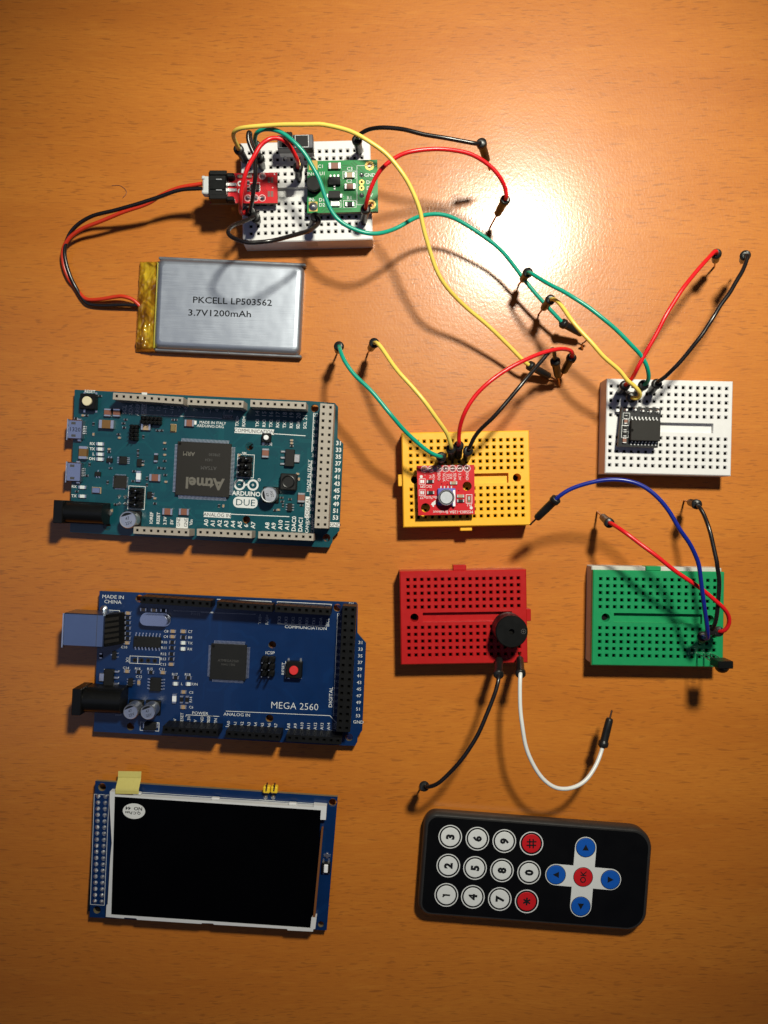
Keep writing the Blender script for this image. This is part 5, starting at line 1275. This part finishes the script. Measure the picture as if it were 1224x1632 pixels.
# --- from the yellow breadboard
jumper('w_green', 'green jumper wire from the yellow breadboard to a loose end near the teal board',
       dict(c=pt(cY2, 408, 283, 20), t=pt(cY2, 385, 345, 5), l=9.5),
       via(cY2, [(395, 283, 22), (330, 257, 24), (240, 190), (150, 105, 27), (60, 10)]) + via(cF, [(340, 390, 30), (290, 330), (240, 270, 29), (180, 215), (135, 150, 27), (117, 105, 24)]),
       dict(c=pt(cF, 112, 88, 19), t=pt(cF, 103, 122, .4)))
jumper('w_yellow', 'yellow jumper wire running from the yellow breadboard up to its loose end',
       dict(c=pt(cY2, 484, 218, 20), t=pt(cY2, 490, 330, 5)),
       via(cY2, [(484, 200, 22), (465, 130), (430, 65, 26)]) + via(cF, [(530, 385, 29), (480, 320, 30), (430, 262), (370, 198, 28), (312, 110), (282, 74, 23)]),
       dict(c=pt(cF, 269, 73, 19), t=pt(cF, 240, 118, .4)))
jumper('w_red', 'red jumper wire bending right from the yellow breadboard over the yellow wire end',
       dict(c=pt(cY2, 544, 192, 20), t=pt(cY2, 540, 330, 5)),
       via(cY2, [(546, 170, 23), (545, 120), (558, 40, 27)]) + via(cF, [(672, 375, 30), (715, 308), (775, 247, 31), (850, 197), (930, 153, 29), (1010, 120), (1080, 100, 25), (1130, 103), (1148, 120, 18)]),
       dict(c=pt(cE, 575, 825, 15), t=pt(cE, 490, 975, .4)))
jumper('w_black', 'black jumper wire reaching up right from the yellow breadboard',
       dict(c=pt(cY2, 618, 235, 20), t=pt(cY2, 595, 330, 5)),
       via(cY2, [(632, 205, 22), (665, 135), (720, 60, 26)]) + via(cF, [(800, 400, 29), (860, 330), (930, 250, 29), (1000, 165), (1040, 118, 25), (1060, 99, 23), (1066, 115, 20)]),
       dict(c=pt(cF, 1070, 152, 16), t=pt(cE, 490, 1030, .4)))
# --- from the right white breadboard
jumper('w_green', 'green jumper wire running up left from the right white breadboard',
       dict(c=pt(cW2, 452, 108, 20), t=pt(cW2, 385, 185, 5)),
       via(cW2, [(475, 95, 21), (490, 50, 24)]) + via(cE, [(1095, 885, 27), (1060, 820), (1000, 750, 29), (900, 650), (800, 565, 30), (700, 490), (600, 420, 29), (510, 365), (430, 325, 26), (340, 275), (290, 242, 21)]),
       dict(c=pt(cE, 270, 236, 18), t=pt(cE, 207, 318, .4)))
jumper('w_yellow', 'yellow jumper wire running from the right white breadboard up left beside the green one',
       dict(c=pt(cW2, 362, 208, 18), t=pt(cW2, 300, 160, 6), l=9),
       via(cW2, [(378, 210, 19), (405, 212, 19.5), (424, 190, 21), (410, 150, 23), (370, 110), (330, 75, 25), (270, 0)]) + via(cE, [(800, 830, 27.5), (720, 740, 28), (640, 650), (570, 568, 27), (520, 490), (480, 445, 23), (445, 422, 20)]),
       dict(c=pt(cE, 428, 423, 18), t=pt(cE, 345, 525, .4)))
jumper('w_red', 'red jumper wire running from the right white breadboard to its loose end at the right',
       dict(c=pt(cW2, 312, 112, 20), t=pt(cW2, 255, 190, 5)),
       via(cW2, [(335, 90, 22), (372, 50, 24)]) + via(cGg, [(260, 960, 27), (300, 880), (350, 790, 29), (410, 680), (470, 570, 30), (540, 455), (600, 365, 29), (680, 258), (750, 180, 26), (800, 125), (830, 98, 22), (842, 98, 21)]),
       dict(c=pt(cGg, 842, 112, 19.5), t=pt(cGg, 828, 208, .4)))
jumper('w_black', 'black jumper wire rising from the right white breadboard, right of the red wire',
       dict(c=pt(cW2, 552, 98, 20), t=pt(cW2, 480, 195, 5)),
       via(cGg, [(410, 1060, 21), (440, 1040, 23), (480, 1010), (540, 950, 27), (620, 858), (700, 755, 30), (760, 675), (820, 585, 31), (870, 500), (930, 418, 30), (980, 330), (1030, 250, 28), (1062, 175), (1073, 130, 26)]),
       dict(c=pt(cGg, 1057, 125, 25), t=pt(cGg, 1025, 185, 9)))
# --- from the red breadboard
jumper('w_black', 'black jumper wire curving down left from the buzzer to the remote control',
       dict(c=pt(cRd, 855, 912, 21), t=pt(cRd, 864, 700, 5)),
       via(cI, [(525, 145, 22), (512, 200, 23), (480, 292), (440, 390, 25), (395, 480), (330, 572, 25), (260, 652), (200, 708, 22), (150, 728, 20)]),
       dict(c=pt(cI, 124, 724, 18), t=pt(cI, 100, 738, .4)))
jumper('w_white', 'white jumper wire curving in a deep bow below the red breadboard',
       dict(c=pt(cRd, 1027, 905, 21), t=pt(cRd, 1018, 725, 7)),
       via(cI, [(643, 125, 22), (640, 200, 23), (643, 300), (655, 400, 24), (672, 500), (703, 590, 23), (750, 668), (810, 723, 22), (870, 738), (940, 728, 20), (1000, 690), (1050, 620, 17), (1078, 550)]),
       dict(c=pt(cI, 1090, 508, 14), t=pt(cI, 1140, 312, 14), up=0))
# --- from the green breadboard
jumper('w_blue', 'blue jumper wire arching left above the green breadboard',
       dict(c=pt(cGr, 905, 608, 21), t=pt(cGr, 890, 660, 7), l=10),
       via(cGr, [(925, 622, 23), (945, 618, 24), (940, 560, 27), (926, 450), (910, 350, 31), (900, 250), (886, 130, 34), (868, 50)]) + via(cH, [(900, 410, 36), (850, 340, 37), (800, 252), (740, 172, 37), (670, 117), (590, 86, 36), (500, 79), (400, 91, 34), (300, 121), (240, 155, 32)]),
       dict(c=pt(cH, 217, 175, 31), t=pt(cH, 80, 310, 24)))
jumper('w_red', 'red jumper wire crossing the green breadboard up left to its loose end',
       dict(c=pt(cGr, 1022, 572, 21), t=pt(cGr, 975, 600, 8), l=8),
       via(cGr, [(1045, 572, 22), (1075, 556, 23), (1099, 510, 24), (1092, 450), (1040, 388, 27), (960, 320), (860, 240, 29), (700, 130)]) + via(cH, [(720, 462, 29), (640, 405), (560, 345, 26), (500, 305, 21)]),
       dict(c=pt(cH, 488, 303, 19), t=pt(cH, 425, 243, .4)))
jumper('w_black', 'black jumper wire rising from the green breadboard to its loose end at the right',
       dict(c=pt(cGr, 970, 560, 21), t=pt(cGr, 925, 600, 7), l=9),
       via(cGr, [(980, 545, 22), (1000, 500, 24), (1013, 420), (1022, 330, 27), (1025, 200), (1010, 100, 29)]) + via(cH, [(1035, 490, 29), (1020, 410), (1000, 330, 27), (975, 262), (948, 218, 23)]),
       dict(c=pt(cH, 937, 206, 20), t=pt(cH, 872, 186, .4)))
# a stray hair lying on the desk
mb = MB(); cl = crop(0, 0, 3.06)
mb.tube(catmull([(*P(*cl(x, y), .15), .15) for x, y in ((545, 905), (585, 905), (612, 925), (615, 945), (598, 965))]), .11, 'brown', 6)
hair = mb.build('hair'); tag(hair, 'thin brown hair lying on the wood, left of the red charger board', 'hair')
